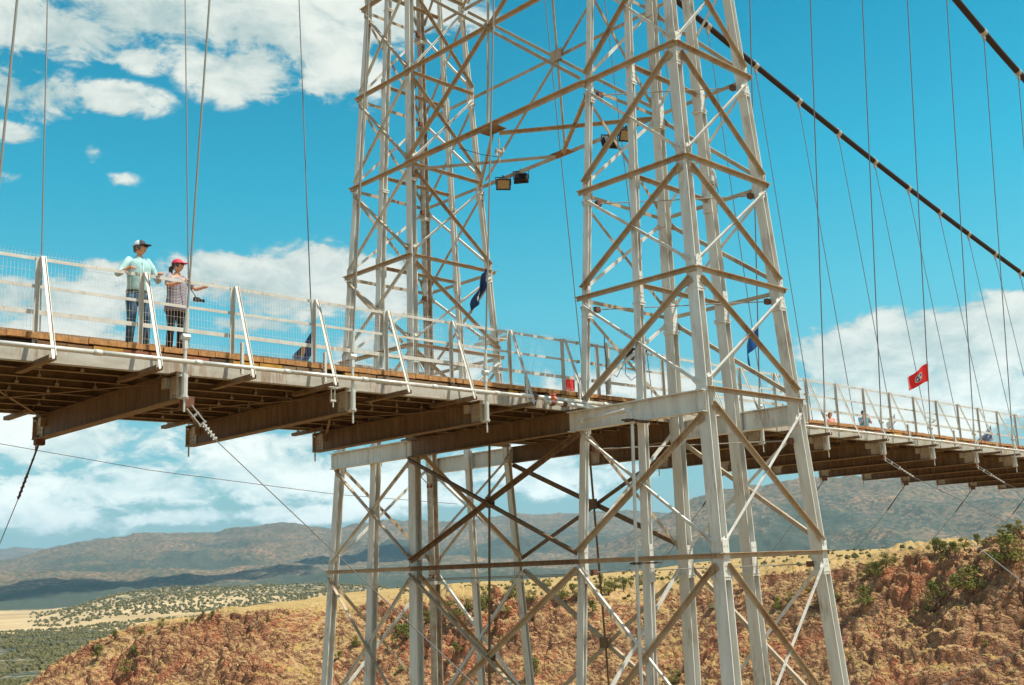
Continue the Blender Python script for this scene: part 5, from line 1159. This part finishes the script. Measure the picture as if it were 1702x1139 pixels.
far_person(28.75, 4.30, 1.36, math.radians(-20), dict(skin=SK2, top='pink', legs='jeans', shoes='black', hair='brownhair', sleeve=0), 'person with brown hair and a coral pink top on the deck right of the towers', hair='long', female=True, J={'elr': (-.24, .04, 1.16), 'wrr': (-.24, -.06, .92), 'ell': (.24, .04, 1.16), 'wrl': (.24, -.06, .92)})
far_person(31.0, 4.25, 1.56, math.radians(-30), dict(skin=SK1, top='blue', legs='khaki', shoes='black', hair='greyhair', sleeve=0), 'person in a bright blue shirt and dark cap raising hands to the face', hair='short', cap=('capdark', 'capdark', 'capdark'), J={'elr': (-.25, -.16, 1.22), 'wrr': (-.08, -.22, 1.50), 'ell': (.25, -.16, 1.22), 'wrl': (.08, -.22, 1.50)})
far_person(34.4, 4.30, 1.25, math.radians(-30), dict(skin=SK2, top='greyshirt', legs='jeans', shoes='black', hair='greyhair', sleeve=0), 'person in a dark cap and grey shirt, only the head showing above the planks', hair='short', cap=('capdark', 'capdark', 'capdark'), J={'elr': (-.24, .04, 1.16), 'wrr': (-.24, -.06, .92), 'ell': (.24, .04, 1.16), 'wrl': (.24, -.06, .92)})

# ------------------------------------------------------------------ flags
def flag(hoist_top, hoist_bot, fn, nu, nv, mats, label, matfn=None, name='flag'):
    """cloth sheet: u from hoist (0) to fly (1), v from top to bottom; fn(u, v) -> offset from the hoist line"""
    f0 = fn; fn = lambda u, v: (f0(u, v)[0]*.75, f0(u, v)[1]-f0(u, v)[0]*.65, f0(u, v)[2]); f = empty(name, hoist_top); a, b = V(hoist_top), V(hoist_bot); mb = MB(); vs = [a.lerp(b, j/nv)+V(fn(i/nu, j/nv)) for j in range(nv+1) for i in range(nu+1)]
    b0 = 0; mb.v = [tuple(v) for v in vs]
    for j in range(nv):
        for i in range(nu):
            q = j*(nu+1)+i; mb.f.append((q, q+nu+1, q+nu+2, q+1)); mb.m.append(matfn((i+.5)/nu, (j+.5)/nv) if matfn else 0)
    o = mb.build('cloth', mats, f, smooth=True); sd = o.modifiers.new('t', 'SOLIDIFY'); sd.thickness = .004
    mb = MB(); d = (b-a); mb.tube([a-d*.06, b+d*.06], .010, 6); mb.build('hoist_cord', 'ropelight', f)
    tag(f, label, 'flag', 'flags along the bridge'); return f
F = {}
F['red'] = cloth('red_flag_cloth', (0.80, 0.025, 0.02)); F['navy'] = cloth('navy_flag_cloth', (0.012, 0.04, 0.12)); F['blue'] = cloth('royal_blue_flag_cloth', (0.01, 0.10, 0.36)); F['white'] = cloth('white_flag_cloth', (0.80, 0.80, 0.76)); F['gold'] = cloth('gold_flag_cloth', (0.60, 0.33, 0.12)); F['pale'] = cloth('faded_blue_flag_cloth', (0.20, 0.28, 0.45))
wvy = lambda u, v, a, n, ph=0: a*u*math.sin(u*n+v*2+ph)
def star(du, dv, r):
    if du*du+dv*dv > r*r: return False
    th = math.atan2(du, -dv); rad = math.hypot(du, dv); s5 = (th/(2*math.pi/5)) % 1; e = abs(s5-.5)*2
    return rad < r*(.42+.58*(1-min(1, (1-e)*1.0)*1.0)**1.4 if True else 1)
def tenn(u, v):
    if u > .955: return 2
    if u > .935: return 1
    du, dv = (u-.47)*1.6, v-.5; rr2 = math.hypot(du, dv)
    if rr2 < .26:
        if rr2 > .225: return 1
        for a in (90, 205, 330):
            if star(du-.115*math.cos(math.radians(a)), dv+.115*math.sin(math.radians(a)), .105): return 1
        return 2
    return 0
def hx(k): return BX+BS*k
def hp(k, z): x = hx(k); lo = V((x, YN-.09, -1+zd(x))); top = V((x, caby(x, False), cabz(x))); t = (z-lo.z)/(top.z-lo.z); return lo.lerp(top, t)+V((-.03, -.03, 0))
# red flag with ringed emblem: flies left and a little down
flag(hp(8, 1.04), hp(8, .50), lambda u, v: (-u*.66-.03*u*v, wvy(u, v, .045, 9), -u*(.34-.05*v)-.10*u*u*(1-v)+.02*math.sin(u*7)), 64, 40, [F['red'], F['white'], F['navy']], 'bright red flag with a white-ringed dark emblem flying from a near hanger', tenn)
flag(hp(2, 1.02), hp(2, .58), lambda u, v: (-v*.20*(.25+.95*u)-.13*u-.03*math.sin(u*8+v*3)*u, .05*math.sin(u*9+v*8), -u*.66+.34*v*(1-.35*u)), 30, 24, [F['navy'], F['gold'], F['white']], 'navy flag hanging limp with a small triangular gold emblem beside the far tower', lambda u, v: (1 if (abs(u-.63)*1.4+abs(v-.45) < .20) else (2 if (abs(u-.66)*1.4+abs(v-.45) < .27 and u > .66) else 0)))
flag(hp(5, 1.08), hp(5, .56), lambda u, v: (-min(u, .55)*.50-.05*max(0, u-.55), wvy(u, v, .05, 9), -u*.36-.62*max(0, u-.5)+.20*u*v*0), 30, 20, [F['blue'], F['pale']], 'royal blue flag half hidden behind a diagonal brace of the near tower', lambda u, v: 1 if (.56 < u < .66 and .35 < v < .65) else 0)
flag(hp(11, .72), hp(11, .22), lambda u, v: (-u*.72, wvy(u, v, .05, 8), -u*.16+.1*u*(1-v)*-.6), 24, 16, [F['blue'], F['white']], 'blue flag cut off by the right edge of the picture', lambda u, v: 1 if (.6 < u < .66 and v > .8) else 0)
flag(hp(-1, 1.0), hp(-1, .5), lambda u, v: (-u*.6, wvy(u, v, .05, 8), -u*.3), 20, 14, [F['white'], F['navy']], 'white flag on the hanger beyond the left edge of the picture', lambda u, v: 1 if v > .7 else 0)
def fp(k, z): x = hx(k); return V((x-.03, YF+.02, z))
flag(fp(2, .93), fp(2, .42), lambda u, v: (-u*.48, wvy(u, v, .06, 9), -.78*u+.14*u*u-.06*u*v), 40, 24, [F['navy'], F['gold'], F['pale']], 'navy flag with a gold and pale emblem seen through the mesh right of the couple', lambda u, v: (1 if (.45 < u < .62 and v < .45) else (2 if (.50 < u and .45 < v < .62) or u > .8 and v < .7 and int(u*30) % 2 else 0)))
flag(fp(5, .64)+V((-.48, 0, 0)), fp(5, .22)+V((-.48, 0, 0)), lambda u, v: (-u*.28, wvy(u, v, .05, 9), -.12*u), 24, 16, [F['red']], 'small red flag seen through the mesh just left of the near tower')
flag(fp(14, .95), fp(14, .30), lambda u, v: (-u*.60, wvy(u, v, .06, 8), -.60*u+.10*u*v), 30, 20, [F['pale'], F['navy'], F['red']], 'faded blue and grey flag drooping behind the fence at the right', lambda u, v: (1 if ((u-.5)**2*1.5+(v-.5)**2) < .03 else (2 if .46 < v < .52 and u > .5 else (1 if int(v*5) % 2 else 0))))
flag(fp(11, .85), fp(11, .52), lambda u, v: (-u*.34, wvy(u, v, .05, 8), -.36*u), 24, 16, [F['white'], F['pale']], 'thin white flag fluttering behind the fence beneath the red flag', lambda u, v: 1 if v > .82 else 0)
lt = MB(); x = hx(12)+.2; lt.tube([(x-.30, YF+.1, .93), (x+.38, YF+.1, .86)], .02, 6); lt.tube([(x-.05, YF+.1, 1.0), (x-.02, YF+.1, .5)], .012, 5); lt.tube([(x+.02, YF-.1, .80), (x+.22, YF+.1, .74), (x+.2, YF+.3, .78)], .03, 6)
o = lt.build('lamp_bracket', 'pipe'); tag(o, 'small pale lamp bracket on a far hanger just under the red flag', 'bracket')

# ------------------------------------------------------------------ cloud whose shadow lies on the far valley, and the haze
def cumulus(c, sx, sy, sz, seed, label):
    rr = random.Random(seed); bm = bmesh.new()
    for i in range(16):
        a = rr.uniform(0, 6.28); q = rr.random()**.6; s = rr.uniform(.28, .5)*(1.15-q*.6)
        r_ = bmesh.ops.create_icosphere(bm, subdivisions=3, radius=1)
        for v in r_['verts']:
            v.co = V((v.co.x*s*sx+math.cos(a)*q*sx*.75, v.co.y*s*sy+math.sin(a)*q*sy*.75, max(v.co.z, -.25)*s*sz*2+rr.uniform(0, .01)))
            v.co += v.co.normalized()*mnoise.noise(v.co*.006)*70
    me = D.meshes.new('cloud'); bm.to_mesh(me); bm.free(); me.materials.append(mat('cloud_white', (0.85, 0.87, 0.88), 1.0)); me.polygons.foreach_set('use_smooth', [True]*len(me.polygons))
    o = D.objects.new('cloud', me); COL.objects.link(o); o.location = c; tag(o, label, 'cloud'); return o
# shadow target on the valley at azimuth a, range r -> cloud centre along the sun direction
def over(a, r, h): 
    p = V((CAM.x+r*math.cos(math.radians(a)), CAM.y+r*math.sin(math.radians(a)), -60)); return p+sdir*(h/sdir.z)
cumulus(over(68, 4700, 9500), 1250, 520, 160, 4, 'broad white cloud above the picture, shading the flat valley floor at the left')
cumulus(over(56.5, 6500, 9800), 900, 620, 160, 9, 'second white cloud above the picture, shading the foothills left of the far tower')
hz = MB(); hz.box((2000, 4000, 500), (50000, 50000, 1180)); ho = hz.build('haze', 'steel')
hm = D.materials.new('thin_air'); hm.use_nodes = True; ht = hm.node_tree; ht.nodes.clear()
pv_ = ht.nodes.new('ShaderNodeVolumePrincipled'); ov_ = ht.nodes.new('ShaderNodeOutputMaterial'); ht.links.new(pv_.outputs[0], ov_.inputs['Volume'])
pv_.inputs['Color'].default_value = (0.42, 0.72, 0.95, 1); pv_.inputs['Density'].default_value = 4.4e-5; pv_.inputs['Anisotropy'].default_value = 0.1
ho.data.materials.clear(); ho.data.materials.append(hm); tag(ho, kind='stuff')
